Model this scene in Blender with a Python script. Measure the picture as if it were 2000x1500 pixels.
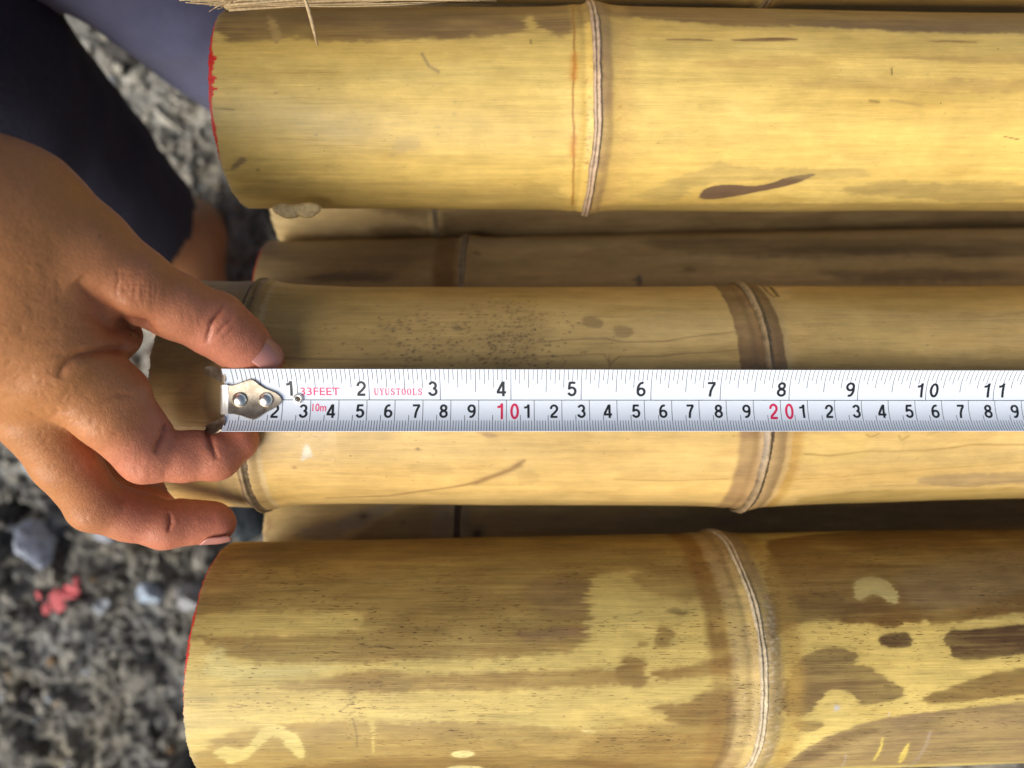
import bpy, bmesh, math, random
import numpy as np
from mathutils import Vector, Matrix

for o in list(bpy.data.objects):
    bpy.data.objects.remove(o, do_unlink=True)
SC = bpy.context.scene
COL = SC.collection
R = math.radians

# ------------------------------------------------------------------ camera
D = 0.2904                       # camera height above the tape plane (z = 0)
F = 1555.56                      # focal length in pixels of the 2000 px wide photograph
cam = bpy.data.cameras.new('camera')
cam.lens = 28.0
cam.sensor_width = 36.0
cam.clip_start = 0.01
cam.clip_end = 60.0
cam.dof.use_dof = True
cam.dof.focus_distance = D - .007
cam.dof.aperture_fstop = 6.0
camo = bpy.data.objects.new('camera', cam)
camo.location = (0, 0, D)
COL.objects.link(camo)
SC.camera = camo

# ------------------------------------------------------------------ sky, sun, exposure
SUN_EL, SUN_AZ = 41.0, 220.0     # azimuth measured counter-clockwise from +x: light comes from the lower left
world = bpy.data.worlds.new("World")
SC.world = world
world.use_nodes = True
wn = world.node_tree
bg = wn.nodes['Background']
sky = wn.nodes.new('ShaderNodeTexSky')
sky.sky_type = 'NISHITA'
sky.sun_disc = False
sky.sun_elevation = R(SUN_EL)
sky.sun_rotation = R(90 - SUN_AZ)
sky.air_density = 1.0
sky.dust_density = 4.0
wn.links.new(sky.outputs[0], bg.inputs[0])
bg.inputs[1].default_value = 0.075
sund = bpy.data.lights.new('sun', 'SUN')
sund.energy = 3.0
sund.angle = R(54)
sund.color = (1.0, 0.95, 0.86)
suno = bpy.data.objects.new('sun', sund)
sv = Vector((math.cos(R(SUN_EL)) * math.cos(R(SUN_AZ)), math.cos(R(SUN_EL)) * math.sin(R(SUN_AZ)), math.sin(R(SUN_EL))))
suno.rotation_euler = sv.to_track_quat('Z', 'Y').to_euler()
suno.location = sv * 3
COL.objects.link(suno)
SC.view_settings.view_transform = 'Standard'
SC.view_settings.look = 'None'
SC.view_settings.exposure = 0.50
SC.view_settings.gamma = 1.0
SC.view_settings.use_curve_mapping = False

# ------------------------------------------------------------------ helpers
rng = np.random.default_rng(7)

def W(px, py, z=0.0):
    """point of the place seen at photograph pixel (px, py) when it stands at height z"""
    k = (D - z) / F
    return np.array([(px - 1000) * k, (750 - py) * k, z])

def hash3(ix, iy, iz, seed):
    h = (ix.astype(np.int64) * 374761393 + iy.astype(np.int64) * 668265263 + iz.astype(np.int64) * 2147483647 + seed * 974634777) & 0xffffffff
    h = ((h ^ (h >> 13)) * 1274126177) & 0xffffffff
    h = ((h ^ (h >> 16)) * 2246822519) & 0xffffffff
    return ((h ^ (h >> 15)) & 0xffffff) / float(0xffffff)

def vnoise(x, y, z=None, seed=0):
    """value noise, 0..1"""
    if z is None:
        z = np.zeros_like(x)
    ix, iy, iz = np.floor(x), np.floor(y), np.floor(z)
    fx, fy, fz = x - ix, y - iy, z - iz
    fx = fx * fx * (3 - 2 * fx); fy = fy * fy * (3 - 2 * fy); fz = fz * fz * (3 - 2 * fz)
    r = 0
    for a in (0, 1):
        for b in (0, 1):
            w = (fx if a else 1 - fx) * (fy if b else 1 - fy)
            r = r + w * (hash3(ix + a, iy + b, iz, seed) * (1 - fz) + hash3(ix + a, iy + b, iz + 1, seed) * fz)
    return r

def fbm(x, y, z=None, seed=0, octv=4, gain=.5):
    t, a, s = 0, 1.0, 0
    for i in range(octv):
        f = 2.03 ** i
        t = t + a * vnoise(x * f, y * f, None if z is None else z * f, seed + i * 17)
        s += a
        a *= gain
    return t / s

def sstep(a, b, x):
    t = np.clip((x - a) / (b - a), 0, 1)
    return t * t * (3 - 2 * t)

def make_mesh(name, V, faces, mat, parent=None, smooth=True, attr=None, sharp=None, link=True):
    """faces: an (n,4) or (n,3) array or a list of tuples"""
    me = bpy.data.meshes.new(name)
    V = np.asarray(V, dtype=np.float32)
    if isinstance(faces, np.ndarray):
        n, k = faces.shape
        me.vertices.add(len(V)); me.vertices.foreach_set('co', V.ravel())
        me.loops.add(n * k); me.loops.foreach_set('vertex_index', faces.astype(np.int32).ravel())
        me.polygons.add(n)
        me.polygons.foreach_set('loop_start', np.arange(0, n * k, k, dtype=np.int32))
        me.polygons.foreach_set('loop_total', np.full(n, k, dtype=np.int32))
        me.update(calc_edges=True)
        me.validate()
    else:
        me.from_pydata([tuple(v) for v in V.tolist()], [], [tuple(f) for f in faces])
    me.polygons.foreach_set('use_smooth', np.full(len(me.polygons), smooth, dtype=bool))
    for m in (mat if isinstance(mat, (list, tuple)) else [mat]):
        if m: me.materials.append(m)
    for k, a in (attr or {}).items():
        a = np.asarray(a, dtype=np.float32)
        if a.ndim == 2:
            at = me.color_attributes.new(k, 'FLOAT_COLOR', 'POINT')
            c = np.ones((len(V), 4), dtype=np.float32); c[:, :3] = a
            at.data.foreach_set('color', c.ravel())
        else:
            at = me.attributes.new(k, 'FLOAT', 'POINT')
            at.data.foreach_set('value', a)
    if sharp: me.set_sharp_from_angle(angle=R(sharp))
    me.update()
    o = bpy.data.objects.new(name, me)
    if link: COL.objects.link(o)
    if parent is not None:
        o.parent = parent
        o.matrix_parent_inverse = Matrix.Translation(-Vector(parent.location))
    return o

def grid_faces(nr, nc, wrap=False, off=0, flip=False):
    i = np.arange(nr - 1)[:, None]; j = np.arange(nc if wrap else nc - 1)[None, :]
    a = i * nc + j; b = i * nc + (j + 1) % nc; c = (i + 1) * nc + (j + 1) % nc; d = (i + 1) * nc + j
    f = np.stack([a, b, c, d], -1).reshape(-1, 4) + off
    return f[:, ::-1] if flip else f

def empty(name, loc=(0, 0, 0)):
    o = bpy.data.objects.new(name, None)
    o.location = loc; o.empty_display_size = 0.02
    COL.objects.link(o)
    return o

def tag(o, label=None, cat=None, group=None, kind=None):
    if label: o['label'] = label
    if cat: o['category'] = cat
    if group: o['group'] = group
    if kind: o['kind'] = kind
    return o

# ------------------------------------------------------------------ materials
def new_mat(name):
    m = bpy.data.materials.new(name); m.use_nodes = True
    nt = m.node_tree
    return m, nt, nt.nodes['Principled BSDF']

def N(nt, typ, **kw):
    n = nt.nodes.new(typ)
    for k, v in kw.items():
        if k.startswith('i_'): n.inputs[k[2:].replace('_', ' ')].default_value = v
        elif k == 'inp':
            for a, b in v.items(): n.inputs[a].default_value = b
        else: setattr(n, k, v)
    return n

def mix(nt, blend, fac, a, b):
    n = N(nt, 'ShaderNodeMix', data_type='RGBA', blend_type=blend)
    for s, v in ((0, fac), (6, a), (7, b)):
        if hasattr(v, 'is_output') or isinstance(v, bpy.types.NodeSocket): nt.links.new(v, n.inputs[s])
        else: n.inputs[s].default_value = v if s == 0 else (*v, 1)[:4]
    return n.outputs[2]

def mrange(nt, v, a, b, c, d):
    n = N(nt, 'ShaderNodeMapRange', inp={1: a, 2: b, 3: c, 4: d})
    nt.links.new(v, n.inputs[0]); return n.outputs[0]

def noise(nt, scale3, detail=3, rough=.55, scale=1.0):
    tc = N(nt, 'ShaderNodeTexCoord'); mp = N(nt, 'ShaderNodeMapping', inp={'Scale': scale3})
    nt.links.new(tc.outputs['Object'], mp.inputs[0])
    n = N(nt, 'ShaderNodeTexNoise', inp={'Scale': scale, 'Detail': detail, 'Roughness': rough})
    nt.links.new(mp.outputs[0], n.inputs['Vector'])
    return n.outputs['Fac']

def bump(nt, bs, h, dist, strength=1.0, prev=None):
    b = N(nt, 'ShaderNodeBump', inp={'Strength': strength, 'Distance': dist})
    nt.links.new(h, b.inputs['Height'])
    if prev: nt.links.new(prev, b.inputs['Normal'])
    nt.links.new(b.outputs[0], bs.inputs['Normal'])
    return b.outputs[0]

def bamboo_mat(name, dash=0.0, rough=.42, grain=.5):
    m, nt, bs = new_mat(name)
    at = N(nt, 'ShaderNodeAttribute', attribute_name='tone')
    n1 = noise(nt, (30, 700, 700), 4, .6)
    n2 = noise(nt, (70, 3200, 3200), 3, .6)
    n3 = noise(nt, (35, 60, 60), 3, .5)
    c = mix(nt, 'MULTIPLY', grain, at.outputs['Color'], (1, 1, 1))
    f1 = mrange(nt, n1, .3, .7, 1 - .11 * grain, 1 + .09 * grain)
    f2 = mrange(nt, n2, .3, .7, 1 - .12 * grain, 1 + .10 * grain)
    f3 = mrange(nt, n3, .3, .7, .93, 1.06)
    mm = N(nt, 'ShaderNodeMath', operation='MULTIPLY'); nt.links.new(f1, mm.inputs[0]); nt.links.new(f2, mm.inputs[1])
    m2 = N(nt, 'ShaderNodeMath', operation='MULTIPLY'); nt.links.new(mm.outputs[0], m2.inputs[0]); nt.links.new(f3, m2.inputs[1])
    vm = N(nt, 'ShaderNodeVectorMath', operation='SCALE'); nt.links.new(at.outputs['Color'], vm.inputs[0]); nt.links.new(m2.outputs[0], vm.inputs['Scale'])
    col = vm.outputs[0]
    # cloudy smudges and thin bright and dark fibres
    n7 = noise(nt, (110, 190, 190), 5, .65); n8 = noise(nt, (55, 5200, 5200), 2, .6); n9 = noise(nt, (60, 150, 150), 3, .6)
    f7 = mrange(nt, n7, .3, .7, .90, 1.09)
    f8 = mrange(nt, n8, .35, .68, 1.0 - .16 * (1 + dash), 1.05 + .05 * dash); fb = mrange(nt, n9, .42, .60, .15, 1.0)
    lf = N(nt, 'ShaderNodeMix', data_type='FLOAT'); nt.links.new(fb, lf.inputs[0]); lf.inputs[2].default_value = 1.0; nt.links.new(f8, lf.inputs[3])
    m3 = N(nt, 'ShaderNodeMath', operation='MULTIPLY'); nt.links.new(f7, m3.inputs[0]); nt.links.new(lf.outputs[0], m3.inputs[1])
    v3 = N(nt, 'ShaderNodeVectorMath', operation='SCALE'); nt.links.new(col, v3.inputs[0]); nt.links.new(m3.outputs[0], v3.inputs['Scale']); col = v3.outputs[0]
    # fine dark pores and short dashes along the grain
    n4 = noise(nt, (300, 2100, 2100) if dash else (420, 2600, 2600), 2, .5)
    n5 = noise(nt, (30, 90, 90), 2, .5)
    d = mrange(nt, n4, .66 - .045 * dash, .72 - .045 * dash, 0, 1)
    e = mrange(nt, n5, .40 if dash else .52, .62, 0, .95 if dash else .4)
    dm = N(nt, 'ShaderNodeMath', operation='MULTIPLY'); nt.links.new(d, dm.inputs[0]); nt.links.new(e, dm.inputs[1])
    col = mix(nt, 'MULTIPLY', dm.outputs[0], col, (.30, .23, .17))
    # sparse specks
    n6 = noise(nt, (800, 800, 800), 1, .4)
    sp = mrange(nt, n6, .80, .84, 0, .7)
    col = mix(nt, 'MULTIPLY', sp, col, (.25, .16, .10))
    nt.links.new(col, bs.inputs['Base Color'])
    rr = mrange(nt, n3, .25, .75, rough - .08, rough + .12)
    nt.links.new(rr, bs.inputs['Roughness'])
    bs.inputs['Specular IOR Level'].default_value = .45
    bb = bump(nt, bs, n1, .00035, .5)
    bump(nt, bs, n2, .00015, .5, bb)
    return m

M_TOP = bamboo_mat('bamboo_smooth', 0, .40, .55)
M_MID = bamboo_mat('bamboo_tan', 0, .38, .5)
M_BOT = bamboo_mat('bamboo_weathered', 1.0, .50, .8)
M_LOW = bamboo_mat('bamboo_lower', 0, .5, .8)

def plain(name, col, rough=.5, metal=0.0, nscale=None, namt=.15, bmp=0, spec=.5):
    m, nt, bs = new_mat(name)
    bs.inputs['Roughness'].default_value = rough
    bs.inputs['Metallic'].default_value = metal
    bs.inputs['Specular IOR Level'].default_value = spec
    if nscale:
        n = noise(nt, (nscale,) * 3, 4, .6)
        lo = tuple(c * (1 - namt) for c in col); hi = tuple(min(1, c * (1 + namt)) for c in col)
        f = mrange(nt, n, .3, .7, 0, 1)
        nt.links.new(mix(nt, 'MIX', f, lo, hi), bs.inputs['Base Color'])
        if bmp: bump(nt, bs, n, bmp, 1.0)
    else:
        bs.inputs['Base Color'].default_value = (*col, 1)
    return m
# ------------------------------------------------------------------ ground
def stone_mat(name, rough=.9):
    m, nt, bs = new_mat(name)
    at = N(nt, 'ShaderNodeAttribute', attribute_name='tone')
    n = noise(nt, (130, 130, 130), 4, .65)
    f = mrange(nt, n, .3, .7, .6, 1.35)
    vm = N(nt, 'ShaderNodeVectorMath', operation='SCALE'); nt.links.new(at.outputs['Color'], vm.inputs[0]); nt.links.new(f, vm.inputs['Scale'])
    nt.links.new(vm.outputs[0], bs.inputs['Base Color'])
    bs.inputs['Roughness'].default_value = rough
    bump(nt, bs, n, .003, .8)
    return m
M_STONE = stone_mat('crushed_stone')
GZ = -0.43
def billow(x, y, f, seed):
    return 1 - np.abs(2 * fbm(x * f, y * f, seed=seed, octv=3, gain=.55) - 1) * 2
def ground_h(x, y):
    rough = .9 + .8 * sstep(.05, -.08, y)
    wx_ = x + .012 * (vnoise(x * 40, y * 40, seed=70) - .5); wy_ = y + .012 * (vnoise(x * 40, y * 40, seed=71) - .5)
    return GZ + .030 * (fbm(x * 9, y * 9, seed=3, octv=3) - .5) + rough * (.009 * billow(wx_, wy_, 34, 5) + .004 * billow(wx_, wy_, 90, 6) - .006)

def build_ground():
    ax = np.concatenate([np.linspace(-8, -1.7, 60), np.linspace(-1.65, -.56, 130), np.arange(-.55, -.12, .0021), np.linspace(-.11, 1.6, 200), np.linspace(1.7, 8, 60)])
    ay = np.concatenate([np.linspace(-8, -1.7, 60), np.linspace(-1.65, -.42, 140), np.arange(-.41, .41, .0021), np.linspace(.42, 1.6, 140), np.linspace(1.7, 8, 60)])
    X, Y = np.meshgrid(ax, ay, indexing='ij')
    Z = ground_h(X, Y) + .0025 * (fbm(X * 260, Y * 260, seed=9, octv=3) - .5) * 2
    t = fbm(X * 45, Y * 45, seed=5)[..., None]; t2 = fbm(X * 140, Y * 140, seed=15, octv=3)[..., None]; t3 = fbm(X * 22, Y * 22, seed=25, octv=3)[..., None]
    far = sstep(.5, 1.6, np.hypot(X + .3, Y))[..., None]; t = t * (1 - far) + .5 * far; t2 = t2 * (1 - far) + .5 * far; t3 = t3 * (1 - far) + .5 * far
    tone = np.array([.26, .248, .215]) * (.62 + .42 * t + .36 * t2)
    tone = tone * (1 + (t3 - .5) * np.array([-.15, .05, .45]))
    tone *= (.74 + .26 * sstep(-.06, .05, Y))[..., None]           # the soil is darker towards the lower side
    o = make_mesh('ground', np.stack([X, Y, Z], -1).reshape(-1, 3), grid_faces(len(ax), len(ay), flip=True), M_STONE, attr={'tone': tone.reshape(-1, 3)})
    tag(o, 'dusty grey crusted rubble ground', None, kind='structure')
build_ground()

def ico(sub):
    bm = bmesh.new(); bmesh.ops.create_icosphere(bm, subdivisions=sub, radius=1)
    V = np.array([v.co[:] for v in bm.verts]); Fc = np.array([[v.index for v in f.verts] for f in bm.faces]); bm.free()
    return V, Fc
ICO2 = ico(2); ICO3 = ico(3)

def rock_verts(V, size, seed, rough=.45):
    """an angular stone: the sphere cut by random planes"""
    rg = np.random.default_rng(seed)
    P = V.copy()
    for i in range(9):
        n = rg.normal(size=3); n /= np.linalg.norm(n)
        h = rg.uniform(.55, .9)
        d = P @ n - h
        P = P - np.where(d > 0, d, 0)[:, None] * n
    P += (fbm(P[:, 0] * 3 + seed, P[:, 1] * 3, P[:, 2] * 3, seed=seed % 97, octv=2) - .5)[:, None] * V * rough
    P *= np.asarray(size)
    q = rg.normal(size=4); q /= np.linalg.norm(q)
    from mathutils import Quaternion
    M = np.array(Quaternion(q).to_matrix())
    return P @ M.T

def build_gravel():
    VV, FF, TT = [], [], []
    off = 0
    n = 0
    for i in range(2600):
        if i < 1900: x, y = rng.uniform(-.52, -.16), rng.uniform(-.40, .40)
        else: x, y = rng.uniform(-.85, .5), rng.uniform(-.55, .55)
        s = rng.choice([.003, .005, .008, .014], p=[.40, .34, .19, .07]) * rng.uniform(.7, 1.3)
        V = rock_verts(ICO2[0], (s, s * rng.uniform(.45, .9), s * rng.uniform(.5, .9)), i, .9)
        z = float(ground_h(np.array([x]), np.array([y]))[0]) + s * rng.uniform(-.5, .5)
        VV.append(V + (x, y, z)); FF.append(ICO2[1] + off); off += len(V)
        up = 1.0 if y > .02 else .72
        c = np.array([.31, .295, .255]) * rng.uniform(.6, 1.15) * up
        if rng.random() < .06: c = np.array([.36, .39, .43]) * rng.uniform(.6, 1)
        if rng.random() < .10: c = np.array([.05, .047, .045])
        if rng.random() < .04: c = np.array([.33, .22, .12]) * .8
        TT.append(np.tile(c, (len(V), 1)))
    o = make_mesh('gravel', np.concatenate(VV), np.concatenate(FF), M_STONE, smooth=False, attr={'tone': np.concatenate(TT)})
    tag(o, 'loose grey crushed stone lying over the ground', None, kind='stuff')
build_gravel()

def stone(name, px, py, size, col, seed, label, cat='stone', grp=None, up=.012):
    p = W(px, py, GZ + up)
    V = rock_verts(ICO3[0], size, seed, .25) + p
    o = make_mesh(name, V, ICO3[1], M_STONE, smooth=False, attr={'tone': np.tile(np.array(col), (len(V), 1))})
    tag(o, label, cat, grp)
    return o
stone('pale_stone', 62, 1062, (.026, .024, .016), (.42, .47, .56), 11, 'large bluish white stone lying on the gravel left of the finger tips', grp='pale stones in the gravel')
stone('pale_stone', 210, 1030, (.014, .013, .010), (.38, .40, .46), 22, 'small pale lilac stone half hidden just below the middle finger', grp='pale stones in the gravel')
stone('pale_stone', 292, 1158, (.013, .012, .009), (.38, .46, .56), 35, 'small light blue stone on the gravel left of the lowest bamboo pole', grp='pale stones in the gravel')
stone('pale_stone', 375, 1165, (.015, .020, .010), (.36, .37, .38), 41, 'light grey stone touching the rim of the lowest bamboo pole in view', grp='pale stones in the gravel')
stone('pale_stone', 70, 905, (.016, .019, .010), (.33, .35, .38), 47, 'light grey stone beside the outer edge of the hand', grp='pale stones in the gravel')
stone('dark_stone', 350, 1515, (.045, .022, .02), (.012, .012, .012), 51, 'black stone under the end of the lowest bamboo pole at the lower edge', up=.03)
stone('dark_stone', -20, 1060, (.022, .05, .02), (.012, .012, .012), 53, 'black stone left of the large bluish white stone', up=.005)
stone('dark_stone', 470, 1015, (.022, .02, .02), (.03, .04, .05), 55, 'dark blue grey stone seen beyond the middle finger tip', up=.06)

def build_scrap():
    M = plain('pink_paint', (.50, .10, .11), .8, nscale=60, namt=.3)
    root = None
    VV, FF, off = [], [], 0
    for i, (px, py, s) in enumerate([(150, 1140, .010), (128, 1160, .014), (112, 1172, .012), (95, 1186, .009), (76, 1162, .008), (140, 1150, .011)]):
        V = rock_verts(ICO2[0], (s, s * .7, .003), 300 + i, .5) * (1, 1, .5) + W(px, py, GZ + .022)
        VV.append(V); FF.append(ICO2[1] + off); off += len(V)
    o = make_mesh('plastic_scrap', np.concatenate(VV), np.concatenate(FF), M)
    tag(o, 'torn scrap of pink red plastic lying on the gravel', 'scrap')
build_scrap()

# ------------------------------------------------------------------ bamboo poles
def solve(st):
    px, t, b, zt = st
    a1, a2 = math.atan((750 - t) / F), math.atan((750 - b) / F)
    am, h = (a1 + a2) / 2, (a1 - a2) / 2
    d = (D - zt) / (math.cos(am) - math.sin(h))
    y, z, r = d * math.sin(am), D - d * math.cos(am), d * math.sin(h)
    return np.array([(px - 1000) / F * (D - z), y, z, r])

class Culm:
    def __init__(s, st, endpx, name='bamboo_pole'):
        s.name = name
        A = np.array([solve(q) for q in st])
        if len(A) == 1:
            A = np.array([A[0] + [-.1, 0, 0, 0], A[0] + [.1, 0, 0, 0]])
        s.A = A
        am = math.atan2(A[0, 1], D - A[0, 2])
        zn = A[0, 2] + A[0, 3] * math.cos(am)
        s.xe = (endpx - 1000) / F * (D - zn)
    def c(s, x):
        A = s.A; x = np.asarray(x, float)
        i = np.clip(np.searchsorted(A[:, 0], x) - 1, 0, len(A) - 2)
        t = (x - A[i, 0]) / (A[i + 1, 0] - A[i, 0])
        t = np.where(t > 1, 1 + (1 - np.exp(-(t - 1) * .6)) / .6 * .6, t)   # far past the frame the pole runs on straight
        return [A[i, k] + (A[i + 1, k] - A[i, k]) * t for k in (1, 2, 3)]
    def hit(s, px, py):
        """surface coordinates (x, arc) in metres under a photograph pixel"""
        u, v = (px - 1000) / F, (750 - py) / F
        x = u * D
        for _ in range(6):
            cy, cz, r = [float(q) for q in s.c(x)]
            a = v * v + 1; b = -2 * (v * cy + (D - cz)); c = cy * cy + (D - cz) ** 2 - r * r
            disc = max(b * b - 4 * a * c, 0)
            t = (-b - math.sqrt(disc)) / (2 * a)
            x = u * t
        y, z = v * t, D - t
        return x, math.atan2(y - cy, z - cz) * s.rm
    def grid(s, xs, th):
        X, T = np.meshgrid(xs, th, indexing='ij')
        return X, T

def poly_sdf(P, x, y):
    """signed distance to polygon, negative inside"""
    n = len(P); d = np.full(x.shape, 1e9); ins = np.zeros(x.shape, bool)
    for i in range(n):
        ax, ay = P[i]; bx, by = P[(i + 1) % n]
        ex, ey = bx - ax, by - ay
        t = np.clip(((x - ax) * ex + (y - ay) * ey) / (ex * ex + ey * ey + 1e-12), 0, 1)
        d = np.minimum(d, (x - ax - ex * t) ** 2 + (y - ay - ey * t) ** 2)
        if ay != by:
            c = ((ay > y) != (by > y)) & (x < ex * (y - ay) / (by - ay) + ax)
            ins ^= c
    d = np.sqrt(d)
    return np.where(ins, -d, d)

def line_d(P, x, y):
    d = np.full(x.shape, 1e9)
    for i in range(len(P) - 1):
        ax, ay = P[i]; bx, by = P[i + 1]; ex, ey = bx - ax, by - ay
        t = np.clip(((x - ax) * ex + (y - ay) * ey) / (ex * ex + ey * ey + 1e-12), 0, 1)
        d = np.minimum(d, (x - ax - ex * t) ** 2 + (y - ay - ey * t) ** 2)
    return np.sqrt(d)

def build_culm(C, label, mat, base, nodes=(), stains_shade=(), lines=(), dots=(), red=0.0, dens=.00045, seed=1, dens2=None,
               ridgecol=(.50, .36, .20), streak=.16, group=None, bands=(), xmax=1.5, wall=.009, ridge_n=2, endcol=(.55, .40, .2)):
    """stains_shade: (polygon px, colour, amount, soft mm, warp mm); nodes: px of the node on the camera side, tilt;
       bands: (node index, mm0, mm1, colour, amount, soft mm, arc test or None)"""
    cy, cz, r = [float(q) for q in C.c(C.xe + .1)]
    C.rm = r
    root = empty('bamboo_pole', (C.xe, cy, cz - r))
    tag(root, label, 'bamboo pole', group)
    am = math.atan2(cy, D - cz)         # the side that looks at the camera: theta = -am
    th_f = np.arange(-R(97), R(97), dens / r) - am
    th_c = np.linspace(th_f[-1] + .06, th_f[0] + 2 * math.pi - .06, 22)
    th = np.concatenate([th_f, th_c])
    xs = np.concatenate([np.arange(C.xe, .228, dens2 or dens), np.linspace(.235, xmax, 60)])
    X, T = np.meshgrid(xs, th, indexing='ij')
    Y0, Z0, R0 = C.c(X)
    nx = []
    for (px, py, tilt) in nodes:
        x0, a0 = C.hit(px, py)
        nx.append((x0, a0 / r, tilt))
    A = T * r
    # periodic-ish coordinates for the noise
    ny, nz = np.sin(T) * r, np.cos(T) * r
    dR = .0009 * (fbm(X * 9 + seed, ny * 22, nz * 22, seed=seed, octv=3) - .5) * 2
    def nodex(k):
        x0, t0, tilt = nx[k]
        return X - (x0 + tilt * r * (np.cos(T - t0) - 1) + .0007 * (fbm(T * 2.2, T * 0, seed=seed + 5 + k, octv=3) - .5) * 2)
    for k in range(len(nx)):
        u = nodex(k) * 1000
        dR += .0011 * np.exp(-(u / 9) ** 2) + .0007 * np.exp(-((u - 3) / 3.0) ** 2) - .0004 * np.exp(-((u + 4) / 1.6) ** 2)
    RR = R0 + dR
    # colour of the skin
    b = np.array(base)
    s1 = fbm(X * 13 + seed * 3, ny * 170, nz * 170, seed=seed + 1, octv=4)
    s2 = fbm(X * 14, ny * 35, nz * 35, seed=seed + 2, octv=4)
    s3 = fbm(X * 40, ny * 800, nz * 800, seed=seed + 3, octv=2)
    lum = 1 + streak * (s1 - .5) * 2 + .22 * (s2 - .5) * 2 + .10 * (s3 - .5) * 2
    tone = b * lum[..., None]
    hue = (fbm(X * 6 + 9, ny * 50, nz * 50, seed=seed + 4, octv=3) - .5)[..., None]
    tone *= 1 + hue * np.array([.10, -.06, -.35])
    Xm, Am = X * 1000, A * 1000
    wx = (fbm(X * 60, ny * 160, nz * 160, seed=seed + 11, octv=4) - .5) * 2
    wy = (fbm(X * 45, ny * 260, nz * 260, seed=seed + 12, octv=4) - .5) * 2
    blo = sstep(.60, .74, fbm(X * 22 + 3, ny * 90, nz * 90, seed=seed + 91, octv=5, gain=.6)) * .35
    tone *= 1 - blo[..., None] * np.array([.35, .42, .55])
    pal = sstep(.58, .72, fbm(X * 30 + 3, ny * 70, nz * 70, seed=seed + 92, octv=5, gain=.6))
    tone *= 1 + pal[..., None] * np.array([.07, .09, .16])
    def blend(m, col):
        nonlocal tone
        tone = tone * (1 - m[..., None]) + (np.array(col) * (.86 + .28 * s1 + .16 * (s3 - .5))[..., None]) * m[..., None]
    wg = (fbm(X * 70, ny * 1500, nz * 1500, seed=seed + 13, octv=3) - .5) * 2      # frays along the fibres
    wf = (fbm(X * 330, ny * 420, nz * 420, seed=seed + 14, octv=3) - .5) * 2
    patch = fbm(X * 55, ny * 130, nz * 130, seed=seed + 15, octv=4)
    fib = fbm(X * 45, ny * 1300, nz * 1300, seed=seed + 16, octv=3)
    for (poly, col, amt, soft, warp) in stains_shade:
        P = [tuple(1000 * q for q in C.hit(*p)) for p in poly]
        for _ in range(1):
            P = [q for i in range(len(P)) for q in ((P[i][0] * .75 + P[(i + 1) % len(P)][0] * .25, P[i][1] * .75 + P[(i + 1) % len(P)][1] * .25), (P[i][0] * .25 + P[(i + 1) % len(P)][0] * .75, P[i][1] * .25 + P[(i + 1) % len(P)][1] * .75))]
        k_ = min(1.6, warp * 1.25 + .12 * (warp > .3))
        xx, aa = Xm + wx * warp * 2.4 + wg * (2.4 * k_ + .3) + wf * 1.0 * k_, Am + wy * warp * 1.3 + wf * 1.0 * k_
        P = np.array(P)
        x0, x1 = P[:, 0].min() - 8, P[:, 0].max() + 8; y0, y1 = P[:, 1].min() - 6, P[:, 1].max() + 6
        sel = (xx > x0) & (xx < x1) & (aa > y0) & (aa < y1)
        m = np.zeros(X.shape)
        sd = poly_sdf(P, xx[sel], aa[sel])
        m[sel] = (.75 * sstep(soft * 1.25, -soft * 1.25, sd) + .25 * sstep(soft * 3 + .9, -soft * 3.5, sd)) * amt
        m *= np.clip(.42 + .62 * patch + .55 * fib, 0, 1.12) if amt < .97 else 1
        blend(np.clip(m, 0, 1), col)
    for (k, m0, m1, col, amt, soft, test) in bands:
        u = nodex(k) * 1000 + wy * .9
        m = sstep(m0 - soft, m0 + soft, u) * (1 - sstep(m1 - soft, m1 + soft, u)) * amt
        if test: m *= test(A * 1000, Xm)
        m *= .55 + .9 * np.clip(fbm(X * 90, ny * 120, nz * 120, seed=seed + 31 + k, octv=3), 0, 1)
        blend(np.clip(m, 0, 1), col)
    for (pl, col, amt, w) in lines:
        P = [tuple(1000 * q for q in C.hit(*p)) for p in pl]
        d = line_d(P, Xm + wx * .8, Am + wy * .8)
        blend(np.clip(np.exp(-(d / w) ** 2) * amt * (.4 + 1.2 * s2), 0, 1), col)
    rg = np.random.default_rng(seed)
    def dotset(cx, cyp, sx, sy, n, rmax, col, amt):
        m = np.zeros(X.shape)
        for _ in range(n):
            px, py = rg.normal(cx, sx), rg.normal(cyp, sy)
            x0, a0 = C.hit(px, py)
            x0 *= 1000; a0 *= 1000
            rr = rmax * rg.uniform(.35, 1) ** 1.5; el = rg.uniform(1, 2.4)
            i0, i1 = np.searchsorted(xs, [(x0 - 3 * rr * el) / 1000, (x0 + 3 * rr * el) / 1000])
            j0, j1 = np.searchsorted(th_f, [(a0 - 3 * rr) / 1000 / r, (a0 + 3 * rr) / 1000 / r])
            if i1 <= i0 or j1 <= j0: continue
            q = ((Xm[i0:i1, j0:j1] - x0) / el) ** 2 + (Am[i0:i1, j0:j1] - a0) ** 2
            m[i0:i1, j0:j1] = np.maximum(m[i0:i1, j0:j1], np.exp(-q / rr ** 2) * amt * rg.uniform(.5, 1))
        blend(m, col)
    for q in dots: dotset(*q)
    # worn rim, saw fuzz and red marking paint that ran over the edge
    e = (X - C.xe) * 1000
    rim = np.exp(-e / .8) * .6
    blend(rim * np.clip(s3 * 1.6, 0, 1), (.60, .47, .26))
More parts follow.
